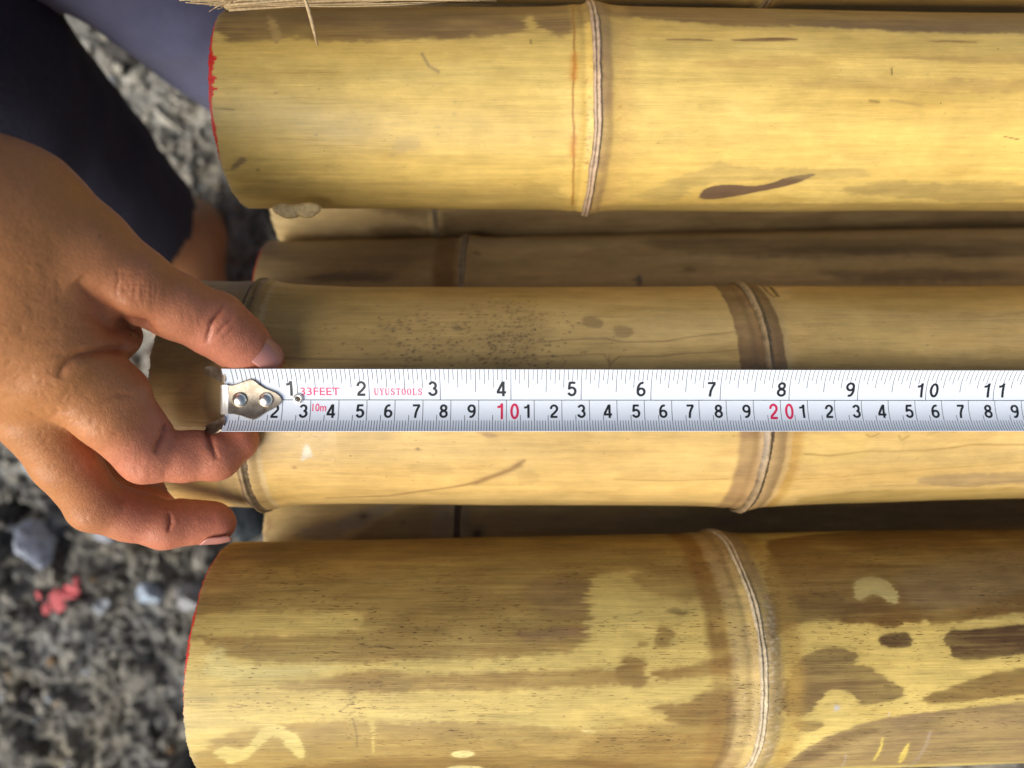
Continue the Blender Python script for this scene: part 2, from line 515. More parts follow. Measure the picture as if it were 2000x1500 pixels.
    if red:
        jag = fbm(T * 40, T * 0, seed=seed + 41, octv=3)
        big = sstep(.40, .75, fbm(T * 3.1 + seed, T * 0, seed=seed + 42, octv=2))
        face = np.exp(-((T + am - .25) / .75) ** 4)
        wr = red * (1.5 * big * jag + .30) * face - .5 * (1 - face)
        m = sstep(wr + .25, wr - .25, e)
        tone = tone * (1 - m[..., None]) + np.array([.72, .035, .025]) * m[..., None]
    tone = np.clip(tone, .004, .9)
    xj = np.where(np.arange(len(xs))[:, None] == 0, .0011 * (fbm(T * 130, T * 0, seed=seed + 51, octv=3, gain=.8) - .5) + .0006 * (fbm(T * 9, T * 0, seed=seed + 52, octv=2) - .5), 0)
    V = np.stack([X + xj, Y0 + RR * np.sin(T), Z0 + RR * np.cos(T)], -1)
    culm = make_mesh('culm', V.reshape(-1, 3), grid_faces(len(xs), len(th), wrap=True), mat, root, attr={'tone': tone.reshape(-1, 3)})
    # the sawn end: wall thickness, hollow inside, diaphragm
    tt = np.linspace(0, 2 * math.pi, 128, endpoint=False)
    prof = [(.0004, 0.0), (-.0001, -.0007), (-.0001, -wall), (.045, -wall), (.050, -wall - .008), (.052, None)]
    rows = []; tn = []
    cy0, cz0, r0 = [float(q) for q in C.c(C.xe)]
    for i, (dx, dr) in enumerate(prof):
        rad = .0015 if dr is None else r0 + dr + (.0009 * (fbm(np.full(128, C.xe * 9 + seed), np.sin(tt) * r * 22, np.cos(tt) * r * 22, seed=seed, octv=3) - .5) * 2 - .0002 if i < 3 else 0)
        rows.append(np.stack([np.full(128, C.xe + dx), cy0 + rad * np.sin(tt), cz0 + rad * np.cos(tt)], -1))
        c = np.array(endcol) * (1 if i < 3 else .75)
        ct = np.tile(c, (128, 1))
        if red and i < 3:
            q = (tt + am + math.pi) % (2 * math.pi) - math.pi
            w_ = np.exp(-((q - .25) / .8) ** 4)[:, None]
            ct = ct * (1 - w_) + np.array([.70, .04, .03]) * w_
        tn.append(ct)
    make_mesh('cut_end', np.concatenate(rows), grid_faces(len(rows), 128, wrap=True, flip=True), mat, root, attr={'tone': np.concatenate(tn)}, sharp=40)
    # raised node ridges
    for k in range(len(nx)):
        x0, t0, tilt = nx[k]
        if ridge_n == 2:
            pr = [(-1.5, -.3), (-1.1, .25), (-.7, .62), (-.3, .45), (-.05, .12), (.3, .35), (.8, .85), (1.3, .55), (1.8, -.3)]
        else:
            pr = [(-2.2, -.3), (-1.5, .2), (-.9, .55), (-.35, 1.0), (.1, .9), (.35, .25), (1.2, .1), (2.4, -.3)]
        TH = np.concatenate([np.arange(-R(97), R(97), .0004 / r) - am, th_c])
        S = np.array([p[0] for p in pr])[:, None] * .001; H = np.array([p[1] for p in pr])[:, None] * .001
        wob = .0007 * (fbm(TH * 2.2, TH * 0, seed=seed + 5 + k, octv=3) - .5) * 2
        fz = fbm(TH * 60, S * 900, seed=seed + 61, octv=3) - .5
        xx = x0 + tilt * r * (np.cos(TH - t0) - 1) + wob + S * (1 + .4 * (fbm(TH * 5, TH * 0, seed=seed + 62, octv=2) - .5)) + fz * .0003
        yy, zz, r1 = C.c(xx)
        rad = r1 + .0016 + H * (.75 + .6 * fbm(TH * 4, TH * 0, seed=seed + 63, octv=3)) + fz * .0003
        n1 = fbm(TH * 25, S * 500, seed=seed + 64, octv=3)
        crest = np.clip(H / .0008, 0, 1) * np.ones_like(n1)
        tn = (np.array(ridgecol) * (.35 + .5 * crest + .6 * (n1 - .3))[..., None])
        V = np.stack([xx, yy + rad * np.sin(TH), zz + rad * np.cos(TH)], -1)
        make_mesh('node_ridge', V.reshape(-1, 3), grid_faces(len(pr), len(TH), wrap=True), mat, root, attr={'tone': np.clip(tn, .01, .8).reshape(-1, 3)})
    return root

Y1 = (.60, .415, .125); BR = (.235, .135, .048); GR = (.26, .18, .105); DK = (.10, .055, .022); OR = (.42, .20, .045)

# --- upper pole
CT = Culm([(500, 14, 407, -.010), (1150, 12, 412, -.010), (1900, 27, 412, -.012)], 411)
st = [
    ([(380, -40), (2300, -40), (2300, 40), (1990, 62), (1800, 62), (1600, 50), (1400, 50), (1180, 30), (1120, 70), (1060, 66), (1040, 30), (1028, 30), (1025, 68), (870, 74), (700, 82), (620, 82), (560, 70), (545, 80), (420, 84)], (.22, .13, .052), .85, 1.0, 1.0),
    ([(520, 28), (535, 35), (550, 62), (545, 84), (532, 84), (528, 55)], (.50, .33, .12), .9, .5, .3),
    ([(430, 30), (560, 40), (700, 60), (1000, 50), (1000, 20), (430, 15)], (.20, .12, .06), .35, 1.5, 1.5),
    ([(1530, 50), (1660, 36), (1750, 42), (2050, 30), (2050, 62), (1900, 64), (1800, 62), (1600, 52)], (.20, .125, .06), .7, .5, .9),
    ([(1280, 20), (1400, 18), (1500, 30), (1520, 46), (1400, 50), (1330, 40)], (.30, .17, .06), .5, .8, 1.0),
    ([(1300, 74), (1390, 75), (1390, 79), (1300, 78)], BR, .8, .3, .3),
    ([(1430, 75), (1520, 71), (1570, 76), (1520, 80), (1430, 79)], BR, .9, .3, .3),
    ([(1850, 77), (1910, 80), (1910, 84), (1800, 80)], BR, .7, .3, .3),
    ([(1330, 120), (1500, 110), (1650, 118), (1600, 128), (1400, 130)], (.46, .28, .09), .5, .8, .8),
    ([(1500, 165), (1700, 150), (2050, 155), (2050, 178), (1700, 182)], (.42, .27, .09), .5, 1, 1.2),
    ([(1700, 108), (2050, 105), (2050, 125), (1850, 122)], (.38, .24, .08), .5, .8, .8),
    ([(1365, 387), (1368, 376), (1385, 365), (1420, 360), (1470, 364), (1500, 359), (1540, 346), (1588, 339), (1591, 344), (1550, 360), (1490, 372), (1430, 384), (1390, 389)], (.17, .105, .06), 1, .12, .25),
    ([(1230, 385), (1280, 370), (1350, 335), (1420, 312), (1470, 332), (1600, 330), (1700, 335), (1680, 350), (1560, 352), (1450, 350), (1360, 362), (1300, 400)], (.34, .26, .10), .45, .6, 1.2),
    ([(1610, 372), (1760, 352), (1800, 362), (1990, 355), (2060, 385), (1900, 395), (1750, 385)], (.27, .20, .08), .5, .7, 1.2),
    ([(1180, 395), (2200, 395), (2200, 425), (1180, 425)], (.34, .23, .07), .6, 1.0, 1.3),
    ([(420, 350), (900, 355), (1120, 362), (1120, 420), (420, 420)], (.36, .25, .08), .45, 1.5, 1.2),  # lower left edge browned: shade on the pole put into its colour
    ([(455, 320), (470, 307), (482, 310), (465, 328), (450, 332)], (.14, .09, .07), .6, .4, .4),
    ([(770, 275), (800, 262), (830, 290), (800, 300), (765, 292)], (.36, .28, .15), .4, 1.2, 1.0),
    ([(560, 200), (900, 215), (1100, 260), (1100, 300), (700, 280)], (.66, .48, .17), .35, 4, 2),
]
ln = [([(1118, 15), (1121, 120), (1119, 230), (1118, 400)], (.30, .12, .02), .8, .45),
      ([(1121, 110), (1121, 150)], (.50, .20, .03), .7, 1.6), ([(1120, 270), (1119, 300)], (.50, .20, .03), .6, 1.5),
      ([(1742, 133), (1743, 143)], DK, .9, .25), ([(1962, 266), (1990, 271)], DK, .8, .22), ([(1740, 195), (1800, 205)], GR, .4, .5),
      ([(825, 104), (838, 130), (858, 140)], GR, .8, .6), ([(1700, 198), (1718, 200)], DK, .6, .5), ([(1036, 78), (1038, 86)], DK, .8, .3),
      ([(420, 214), (460, 216)], DK, .5, .25), ([(960, 300), (1100, 305)], GR, .2, .3)]
dt = [(800, 200, 200, 90, 26, .38, (.20, .12, .06), .6), (1130, 240, 6, 110, 10, .35, (.28, .13, .03), .7),
      (1146, 280, 3, 100, 26, .5, (.30, .14, .03), .85), (1205, 240, 9, 80, 16, .45, (.40, .20, .04), .7),
      (1650, 150, 200, 90, 22, .3, (.15, .09, .05), .7), (1286, 280, 1, 1, 1, .5, DK, .9), (539, 83, 1, 1, 1, .6, (.2, .1, .05), .9),
      (540, 181, 1, 1, 1, .6, (.2, .1, .05), .9), (503, 331, 1, 1, 1, .7, (.15, .1, .06), .9), (870, 225, 60, 60, 14, .8, (.34, .25, .13), .4),
      (1145, 305, 2, 12, 5, .8, (.25, .10, .02), .9), (1173, 148, 2, 8, 4, .8, (.22, .13, .07), .8), (1172, 250, 2, 70, 20, .8, (.28, .16, .09), .6)]
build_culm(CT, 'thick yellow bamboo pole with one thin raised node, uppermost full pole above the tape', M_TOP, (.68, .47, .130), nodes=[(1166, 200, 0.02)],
           stains_shade=st, lines=ln, dots=dt, red=2.8, seed=3, group='bamboo poles laid side by side on top of the pile', ridgecol=(.60, .43, .28),
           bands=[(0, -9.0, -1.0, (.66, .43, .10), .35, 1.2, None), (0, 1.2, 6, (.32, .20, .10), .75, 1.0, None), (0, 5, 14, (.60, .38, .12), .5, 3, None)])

# --- the measured pole
CM = Culm([(430, 550, 992, -.0060), (700, 560, 985, -.0020), (1500, 560, 990, -.0052), (1620, 559, 984, -.0062), (1950, 557, 974, -.0080)], 286)
TA = (.52, .335, .115)
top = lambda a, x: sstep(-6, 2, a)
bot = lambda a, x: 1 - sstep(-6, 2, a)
st = [
    ([(560, 720), (640, 600), (760, 590), (900, 575), (1060, 600), (1075, 660), (1030, 720)], (.38, .25, .095), .5, 3, 2),
    ([(1135, 632), (1142, 619), (1160, 617), (1178, 624), (1178, 638), (1155, 643)], (.33, .22, .09), .8, .4, .3),
    ([(1193, 645), (1205, 635), (1228, 636), (1240, 650), (1228, 661), (1205, 658)], (.34, .225, .09), .7, .4, .3),
    ([(1620, 640), (1650, 618), (1700, 612), (1705, 640), (1800, 655), (1850, 668), (1790, 690), (1700, 680), (1640, 668)], (.66, .46, .16), .6, .6, 1.2),
    ([(1545, 560), (2200, 545), (2200, 600), (1900, 610), (1545, 600)], (.44, .27, .07), .5, 1.6, 1.5),
    ([(1545, 680), (1700, 690), (2100, 700), (2100, 740), (1545, 740)], (.42, .27, .08), .45, 1.6, 1.5),
    ([(560, 1000), (560, 975), (900, 975), (1440, 980), (1440, 1000)], (.44, .30, .11), .5, .9, .6),
    ([(1780, 935), (1850, 922), (2050, 925), (2050, 942), (1900, 950), (1800, 945)], (.30, .21, .11), .6, .6, 1.0),
    ([(1560, 962), (2100, 950), (2100, 1000), (1560, 1005)], (.36, .24, .06), .6, 1, 1),
    ([(1530, 850), (1700, 845), (1700, 900), (1560, 905)], (.60, .42, .13), .5, 1.2, 1.2),
    ([(790, 905), (880, 905), (890, 930), (810, 925)], (.42, .28, .10), .4, .6, .6),
    ([(1010, 920), (1050, 918), (1052, 945), (1008, 947)], (.42, .28, .10), .45, .5, .5),
    ([(930, 842), (950, 843), (972, 850), (965, 856), (945, 852)], (.34, .22, .10), .8, .3, .3),
    ([(240, 560), (420, 560), (440, 640), (430, 700), (300, 740), (240, 720)], (.24, .155, .065), .4, 3, 2),  # left end darkened: the hand's shadow put into the colour
    ([(586, 898), (592, 880), (600, 864), (608, 884), (611, 892), (600, 894), (596, 901)], (.55, .47, .33), 1, .15, .25),
    ([(588, 893), (594, 872), (606, 872), (604, 890)], (.68, .60, .45), .8, .2, .2),
]
ln = [([(1466, 556), (1478, 556), (1500, 561), (1520, 578)], (.09, .05, .02), .95, .8), ([(1480, 560), (1500, 572), (1512, 580)], (.13, .08, .04), .8, .7),
      ([(1050, 668), (1110, 663), (1180, 661), (1210, 667), (1300, 667), (1370, 655), (1437, 649)], (.27, .17, .07), .75, .34),
      ([(960, 702), (1050, 697), (1180, 692), (1192, 712), (1210, 696), (1300, 696), (1380, 690), (1440, 683)], (.27, .17, .07), .75, .34),
      ([(1190, 695), (1192, 725)], (.30, .19, .08), .6, .4),
      ([(545, 700), (700, 702), (820, 700)], (.30, .19, .08), .6, .4),
      ([(640, 973), (760, 968), (860, 955), (930, 942), (990, 920), (1025, 900)], (.32, .19, .07), .85, .75),
      ([(930, 942), (990, 920), (1015, 907)], (.30, .18, .07), .8, 1.4),
      ([(545, 922), (620, 924), (800, 930)], (.35, .22, .08), .6, .35),
      ([(1570, 885), (1620, 888), (1700, 880), (1800, 880), (1900, 870), (2010, 868)], (.33, .21, .06), .75, .4),
      ([(1555, 935), (1650, 930), (1800, 915), (1950, 908), (2010, 900)], (.35, .22, .06), .6, .3),
      ([(1690, 850), (1700, 855), (1715, 848)], (.33, .21, .06), .8, .3), ([(1755, 850), (1762, 858), (1775, 850)], (.33, .21, .06), .8, .3),
      ([(1700, 948), (1850, 945), (1900, 950), (1960, 940), (2010, 938)], (.24, .16, .08), .6, .35),
      ([(1880, 610), (1930, 618), (2010, 608)], (.30, .2, .07), .6, .3), ([(1440, 655), (1440, 640)], DK, .3, .3),
      ([(1200, 935), (1300, 938), (1420, 935)], (.40, .25, .08), .5, .5), ([(1770, 845), (1760, 880), (1750, 900)], (.40, .26, .08), .3, .3)]
dt = [(930, 655, 110, 35, 330, .42, (.10, .065, .035), 1.0), (1005, 650, 38, 38, 480, .34, (.09, .06, .03), 1.0), (760, 650, 70, 30, 60, .5, (.17, .12, .07), .7),
      (770, 640, 18, 5, 14, .9, (.13, .10, .07), .75), (835, 690, 60, 12, 60, .45, (.10, .07, .04), .8), (900, 610, 90, 22, 40, .4, (.2, .13, .07), .6),
      (940, 702, 3, 2, 4, .8, (.16, .07, .02), .9), (820, 622, 12, 5, 10, .8, (.14, .11, .08), .7), (890, 637, 6, 3, 6, .9, (.12, .09, .06), .7),
      (900, 900, 250, 35, 40, .28, (.18, .10, .05), .8), (1750, 640, 140, 60, 18, .3, (.15, .09, .05), .8), (1700, 900, 150, 40, 14, .3, (.2, .1, .05), .7),
      (815, 877, 1, 1, 2, .6, DK, .9), (575, 913, 2, 2, 2, .7, (.25, .12, .04), .9), (1690, 560, 1, 1, 1, .3, DK, .5)]
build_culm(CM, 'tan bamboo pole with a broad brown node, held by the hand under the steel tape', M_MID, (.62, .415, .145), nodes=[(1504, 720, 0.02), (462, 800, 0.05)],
           stains_shade=st, lines=ln, dots=dt, red=0, seed=11, group='bamboo poles laid side by side on top of the pile', ridgecol=(.34, .24, .13), ridge_n=1,
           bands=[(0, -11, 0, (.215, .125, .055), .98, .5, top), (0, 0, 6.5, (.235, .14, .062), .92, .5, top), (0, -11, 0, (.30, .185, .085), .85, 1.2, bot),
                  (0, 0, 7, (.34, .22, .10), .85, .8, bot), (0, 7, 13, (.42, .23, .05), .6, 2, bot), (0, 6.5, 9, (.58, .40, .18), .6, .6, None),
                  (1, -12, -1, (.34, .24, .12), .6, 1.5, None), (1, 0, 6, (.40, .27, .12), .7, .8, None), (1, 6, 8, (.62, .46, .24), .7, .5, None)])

# --- lower pole
CB = Culm([(700, 1055, 1516, .000), (1500, 1042, 1506, .000), (1900, 1033, 1491, -.001)], 364)
LB = (.66, .50, .15); B1 = (.185, .092, .018); B2 = (.27, .155, .036); B3 = (.10, .050, .016)
st = [
    ([(330, 1000), (1440, 1000), (1440, 1108), (1330, 1120), (1190, 1112), (1152, 1130), (1148, 1200), (1140, 1275), (1000, 1285), (900, 1290), (640, 1295), (470, 1290), (400, 1255), (330, 1240)], B1, .64, .9, 1.3),
    ([(378, 1200), (520, 1193), (700, 1196), (722, 1212), (700, 1232), (560, 1240), (450, 1243), (376, 1242)], LB, .72, .9, 1.0),
    ([(1010, 1140), (1150, 1120), (1148, 1205), (1080, 1210), (1030, 1180)], (.22, .13, .06), .5, 1.5, 1.5),
    ([(1010, 1235), (1145, 1225), (1145, 1250), (1060, 1255), (1010, 1250)], (.20, .11, .055), .6, .8, 1.0),
    ([(560, 1060), (1100, 1060), (1300, 1070), (1300, 1085), (800, 1095), (420, 1098), (425, 1085)], (.22, .14, .055), .5, 1.2, 1.0),
    ([(1160, 1130), (1180, 1135), (1222, 1140), (1222, 1300), (1160, 1290), (1155, 1180)], LB, .6, 1.0, 1.0),
    ([(1230, 1110), (1440, 1100), (1440, 1180), (1330, 1175), (1260, 1165)], B1, .6, 1.5, 1.4),
    ([(1300, 1196), (1328, 1186), (1350, 1196), (1330, 1206)], B3, .6, .7, .6),
    ([(1276, 1225), (1300, 1220), (1318, 1245), (1300, 1270), (1278, 1262)], B1, .7, .8, .8),
    ([(1238, 1256), (1262, 1250), (1268, 1262), (1245, 1268)], B1, .6, .7, .6),
    ([(1205, 1300), (1225, 1280), (1252, 1282), (1266, 1305), (1262, 1338), (1230, 1342), (1208, 1330)], B1, .75, .8, .8),
    ([(1280, 1305), (1340, 1304), (1390, 1290), (1440, 1278), (1440, 1312), (1380, 1322), (1300, 1330), (1280, 1328)], B1, .75, .8, .9),
    ([(543, 1334), (620, 1328), (700, 1312), (860, 1318), (1000, 1312), (1210, 1300), (1215, 1340), (1000, 1350), (820, 1352), (640, 1348), (560, 1345)], B2, .75, .9, 1.0),
    ([(1255, 1385), (1290, 1375), (1340, 1372), (1370, 1352), (1410, 1350), (1440, 1345), (1440, 1420), (1290, 1408), (1300, 1395)], B1, .75, .8, .9),
    ([(430, 1430), (590, 1408), (700, 1408), (1000, 1412), (1100, 1425), (1300, 1408), (1440, 1400), (1440, 1560), (300, 1560), (370, 1480)], B2, .62, 1.0, 1.0),
    ([(1130, 1440), (1300, 1420), (1440, 1440), (1440, 1520), (1100, 1500)], B1, .45, 1.5, 1.5),
    ([(600, 1480), (1200, 1480), (1300, 1520), (500, 1530)], B1, .5, 1.2, 1.0),
    ([(395, 1290), (425, 1262), (445, 1275), (450, 1300), (700, 1300), (560, 1325), (400, 1325)], (.68, .57, .22), .8, .8, .6),
    ([(505, 1430), (520, 1415), (545, 1412), (590, 1442), (598, 1480), (580, 1480), (562, 1455), (535, 1432), (510, 1452), (480, 1480), (452, 1492), (425, 1478), (415, 1462), (440, 1455), (480, 1462)], (.68, .56, .19), .85, .4, .5),
    ([(718, 1408), (734, 1408), (734, 1430), (731, 1470), (727, 1470), (727, 1430)], LB, .7, .25, .2),
    ([(878, 1474), (890, 1468), (915, 1467), (928, 1472), (918, 1480), (890, 1482)], (.68, .57, .24), 1, .2, .15),
    ([(1135, 1425), (1160, 1428), (1165, 1431), (1140, 1430)], (.68, .57, .24), .8, .3, .2),
    ([(870, 1500), (900, 1496), (945, 1498), (940, 1508), (870, 1508)], (.68, .57, .24), .9, .3, .2),
    # right of the node
    ([(1490, 1000), (2300, 1000), (2300, 1170), (2000, 1198), (1900, 1212), (1850, 1218), (1825, 1220), (1812, 1204), (1795, 1220), (1775, 1217), (1760, 1214), (1720, 1226), (1690, 1216), (1640, 1216), (1600, 1206), (1570, 1212), (1530, 1236), (1490, 1250)], B1, .85, .6, .8),
    ([(1490, 1060), (1640, 1080), (1680, 1130), (1600, 1180), (1520, 1180)], (.27, .15, .035), .5, 2, 1.5),
    ([(1520, 1180), (1620, 1150), (1700, 1190), (1760, 1180), (1640, 1212), (1540, 1222)], B3, .4, 1.2, 1.2),
    ([(1750, 1110), (2060, 1060), (2060, 1140), (1900, 1180), (1780, 1195)], (.33, .24, .12), .35, 2, 1.5),
    ([(1668, 1165), (1666, 1145), (1680, 1128), (1712, 1124), (1742, 1136), (1758, 1160), (1754, 1178), (1738, 1178), (1724, 1166), (1700, 1161), (1682, 1176)], (.60, .48, .18), .95, .3, .4),
    ([(1700, 1212), (1730, 1206), (1762, 1212), (1758, 1224), (1720, 1228)], B1, .85, .5, .4),
    ([(1716, 1252), (1722, 1240), (1745, 1234), (1774, 1236), (1780, 1262), (1762, 1266), (1722, 1264)], B3, .95, .4, .35),
    ([(1840, 1242), (1862, 1230), (2080, 1216), (2080, 1272), (1990, 1276), (1935, 1286), (1864, 1291), (1850, 1262)], B3, .92, .35, .35),
    ([(1795, 1368), (1810, 1355), (1850, 1345), (1900, 1325), (1960, 1310), (2080, 1290), (2080, 1352), (1900, 1366), (1830, 1374)], (.24, .15, .04), .88, .4, .5),
    ([(1560, 1290), (1590, 1268), (1640, 1265), (1682, 1278), (1668, 1298), (1700, 1302), (1728, 1318), (1745, 1336), (1768, 1350), (1762, 1362), (1692, 1380), (1672, 1364), (1652, 1350), (1630, 1345), (1606, 1352), (1592, 1384), (1562, 1400), (1532, 1394), (1526, 1352), (1540, 1318)], (.20, .125, .042), .92, .4, .45),
    ([(1545, 1410), (1580, 1406), (1612, 1412), (1600, 1424), (1570, 1434)], (.25, .16, .05), .8, .4, .3),
    ([(1500, 1560), (1525, 1500), (1560, 1466), (1620, 1436), (1700, 1406), (1800, 1390), (2080, 1364), (2300, 1380), (2300, 1560)], (.25, .165, .075), .85, .4, .4),
    ([(1500, 1530), (1530, 1495), (1600, 1448), (1700, 1412), (1720, 1425), (1620, 1462), (1560, 1500)], B3, .5, 1, .8),
    ([(1520, 1480), (2100, 1470), (2100, 1483), (1530, 1500)], (.40, .26, .10), .5, .8, .7),
    ([(1500, 1500), (2100, 1484), (2100, 1500), (1500, 1515)], (.62, .48, .14), .8, .4, .3),
    ([(1716, 1462), (1722, 1440), (1725, 1442), (1720, 1466), (1706, 1486), (1704, 1482)], (.66, .50, .12), 1, .15, .1),
    ([(1756, 1475), (1772, 1450), (1776, 1452), (1772, 1470), (1758, 1490), (1753, 1490)], (.66, .50, .12), 1, .15, .1),
    ([(1628, 1388), (1630, 1374), (1642, 1380), (1634, 1388)], (.55, .5, .42), 1, .15, .1),
]
ln = [([(1760, 1500), (1800, 1470), (1815, 1430)], (.38, .29, .19), .6, .7), ([(1640, 1500), (1652, 1474)], (.42, .33, .24), .7, .35),
      ([(1735, 1398), (1738, 1390)], (.6, .5, .4), .7, .2), ([(690, 1405), (700, 1440), (698, 1460)], DK, .5, .4), ([(665, 1390), (690, 1370)], DK, .3, .4)]
dt = [(1500, 1255, 7, 45, 90, .5, (.72, .58, .38), .75), (1497, 1420, 7, 40, 60, .5, (.72, .58, .38), .7), (1460, 1300, 10, 90, 50, .4, (.66, .52, .3), .5), (1522, 1320, 6, 90, 40, .4, DK, .6), (1420, 1300, 10, 100, 60, .45, DK, .6),
      (700, 1340, 220, 90, 150, .33, DK, .8), (1650, 1260, 120, 60, 150, .26, (.14, .09, .03), .8), (1240, 1380, 90, 60, 40, .3, DK, .7),
      (506, 1270, 1, 1, 1, .6, (.03, .03, .03), 1), (690, 1400, 10, 25, 60, .35, DK, .8), (560, 1250, 90, 25, 60, .35, (.10, .08, .07), .6), (735, 1337, 9, 7, 30, .4, DK, .8), (1860, 1390, 100, 50, 40, .25, DK, .5)]
build_culm(CB, 'weathered bamboo pole with brown blotches and a double fibrous node, nearest and lowest in view', M_BOT, (.63, .475, .145), nodes=[(1489, 1330, 0.12)],
           stains_shade=st, lines=ln, dots=dt, red=1.0, seed=23, group='bamboo poles laid side by side on top of the pile', ridgecol=(.70, .57, .37), streak=.16,
           bands=[(0, -19, -11, (.24, .12, .025), .85, 2.2, lambda a, x: .45 + .55 * sstep(-10, 25, a)), (0, -11, -1, (.43, .30, .14), .6, 1.4, None),
                  (0, -13, -9.5, (.17, .10, .03), .55, 1.0, lambda a, x: sstep(15, -15, a)),
                  (0, 1, 7.5, (.36, .25, .12), .75, 1.4, None), (0, 7.5, 15, (.42, .26, .06), .7, 3, None)])

# --- poles of the layer below
LG = 'bamboo poles of the layer below'
CA = Culm([(600, 468, 800, -.088), (1900, 447, 790, -.092)], 486)
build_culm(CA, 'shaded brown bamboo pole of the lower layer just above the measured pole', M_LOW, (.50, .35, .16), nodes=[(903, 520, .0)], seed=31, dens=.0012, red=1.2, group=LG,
           stains_shade=[([(480, 460), (890, 460), (890, 515), (480, 515)], (.20, .13, .06), .6, 3, 2), ([(1200, 470), (1500, 465), (2100, 468), (2100, 500), (1400, 505)], (.13, .085, .04), .6, 2, 3),
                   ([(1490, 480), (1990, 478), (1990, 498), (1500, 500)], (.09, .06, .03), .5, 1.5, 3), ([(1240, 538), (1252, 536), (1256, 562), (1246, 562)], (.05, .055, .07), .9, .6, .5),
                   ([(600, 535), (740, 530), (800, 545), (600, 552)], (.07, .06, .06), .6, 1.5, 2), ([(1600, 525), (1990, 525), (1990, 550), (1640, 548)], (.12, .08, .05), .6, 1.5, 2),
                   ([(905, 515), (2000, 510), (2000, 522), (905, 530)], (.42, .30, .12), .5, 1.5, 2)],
           dots=[(931, 495, 2, 1, 3, 1.5, (.06, .03, .02), .9), (1350, 525, 8, 2, 5, 2, (.1, .06, .03), .7)],
           bands=[(0, -14, -2, (.20, .10, .03), .7, 2, None)], ridgecol=(.42, .33, .22))
CBb = Culm([(600, 115, 500, -.106), (1300, 112, 495, -.108), (1900, 90, 462, -.116)], 512)
build_culm(CBb, 'pale ended bamboo pole of the lower layer, just under the uppermost full pole', M_LOW, (.66, .50, .24), nodes=[(850, 435, .0)], seed=37, dens=.0012, red=1.0, group=LG,
           stains_shade=[([(700, 400), (850, 400), (850, 424), (780, 424)], (.22, .14, .06), .7, 1.5, 2), ([(720, 440), (850, 440), (850, 470), (740, 470)], (.20, .12, .05), .7, 2, 2),
                   ([(860, 380), (2100, 380), (2100, 480), (860, 480)], (.24, .155, .07), .8, 2, 2)], ridgecol=(.42, .34, .22))
CC = Culm([(600, 880, 1195, -.082), (1300, 872, 1180, -.088), (1900, 860, 1160, -.105)], 514)
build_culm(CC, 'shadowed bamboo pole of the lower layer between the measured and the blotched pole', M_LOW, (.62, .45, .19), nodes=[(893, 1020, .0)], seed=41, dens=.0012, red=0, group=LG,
           stains_shade=[([(620, 1060), (560, 1040), (640, 1020), (740, 985), (800, 975), (760, 1000), (660, 1050)], (.36, .32, .25), .7, .7, 1), ([(680, 1055), (790, 985), (1000, 975), (2200, 960), (2200, 1080), (650, 1080)], (.26, .18, .075), .75, 1.5, 1),
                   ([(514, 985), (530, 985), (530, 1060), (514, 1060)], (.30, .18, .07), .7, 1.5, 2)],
           dots=[(709, 1008, 1, 1, 2, 2.6, (.06, .03, .015), 1), (788, 1020, 1, 1, 2, 1.8, (.07, .035, .02), .9), (932, 1042, 1, 1, 2, 3.0, (.02, .015, .01), 1)],
           bands=[(0, -12, -1, (.32, .25, .16), .7, 2, None), (0, 1, 6, (.28, .22, .15), .6, 1.5, None)], ridgecol=(.10, .065, .035))

DG = 'bamboo poles deep in the pile'
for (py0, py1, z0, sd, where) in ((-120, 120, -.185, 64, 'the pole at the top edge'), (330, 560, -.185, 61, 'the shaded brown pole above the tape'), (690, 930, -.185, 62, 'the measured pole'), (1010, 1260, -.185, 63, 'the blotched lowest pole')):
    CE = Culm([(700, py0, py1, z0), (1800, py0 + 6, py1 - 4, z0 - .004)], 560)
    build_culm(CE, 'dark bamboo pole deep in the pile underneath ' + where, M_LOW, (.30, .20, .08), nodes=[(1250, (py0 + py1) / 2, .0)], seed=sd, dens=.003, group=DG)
# --- topmost sliver and the poles next to it that carry the rest
CD = Culm([(600, -380, 7, -.010), (1500, -376, 9, -.010), (1900, -372, 11, -.012)], 430)
build_culm(CD, 'yellow bamboo pole of which only a thin edge shows along the top', M_TOP, (.56, .39, .13), nodes=[(1493, 3, .02)], seed=47, dens=.0010, red=0, group='bamboo poles laid side by side on top of the pile')
# ------------------------------------------------------------------ steel tape
TX0 = -.102; TR = .0155; TH_ARC = .01215
def tape_pt(c, yc, h=0.0):
    """c along the blade from its zero end, yc chord position across it (up in the photo is positive), h above the face"""
    s = np.arcsin(np.clip(yc / TR, -1, 1))
    x = TX0 + c + 0 * yc
    zc = .0029 - .035 * x
    y0 = -.00565 - .0016 * (x + .1)
    return np.stack([x + .035 * h, y0 + (TR - h) * np.sin(s), zc + TR - (TR - h) * np.cos(s)], -1)

M_TAPE, nt, bs = new_mat('tape_enamel')
bs.inputs['Base Color'].default_value = (.70, .76, .85, 1); bs.inputs['Roughness'].default_value = .5
M_INK = plain('tape_black_ink', (.012, .014, .018), .45)
M_RED = plain('tape_red_ink', (.62, .02, .09), .45)
M_PINK = plain('tape_pink_ink', (.82, .05, .17), .45)

def textv(s, bold):
    cu = bpy.data.curves.new('t', 'FONT'); cu.body = s; cu.size = 1; cu.offset = bold; cu.resolution_u = 6; cu.fill_mode = 'FRONT'
    ob = bpy.data.objects.new('t', cu); COL.objects.link(ob)
    dg = bpy.context.evaluated_depsgraph_get(); dg.update()
    me = bpy.data.meshes.new_from_object(ob.evaluated_get(dg))
    bm = bmesh.new(); bm.from_mesh(me)
    bpy.data.objects.remove(ob); bpy.data.curves.remove(cu); bpy.data.meshes.remove(me)
    return bm

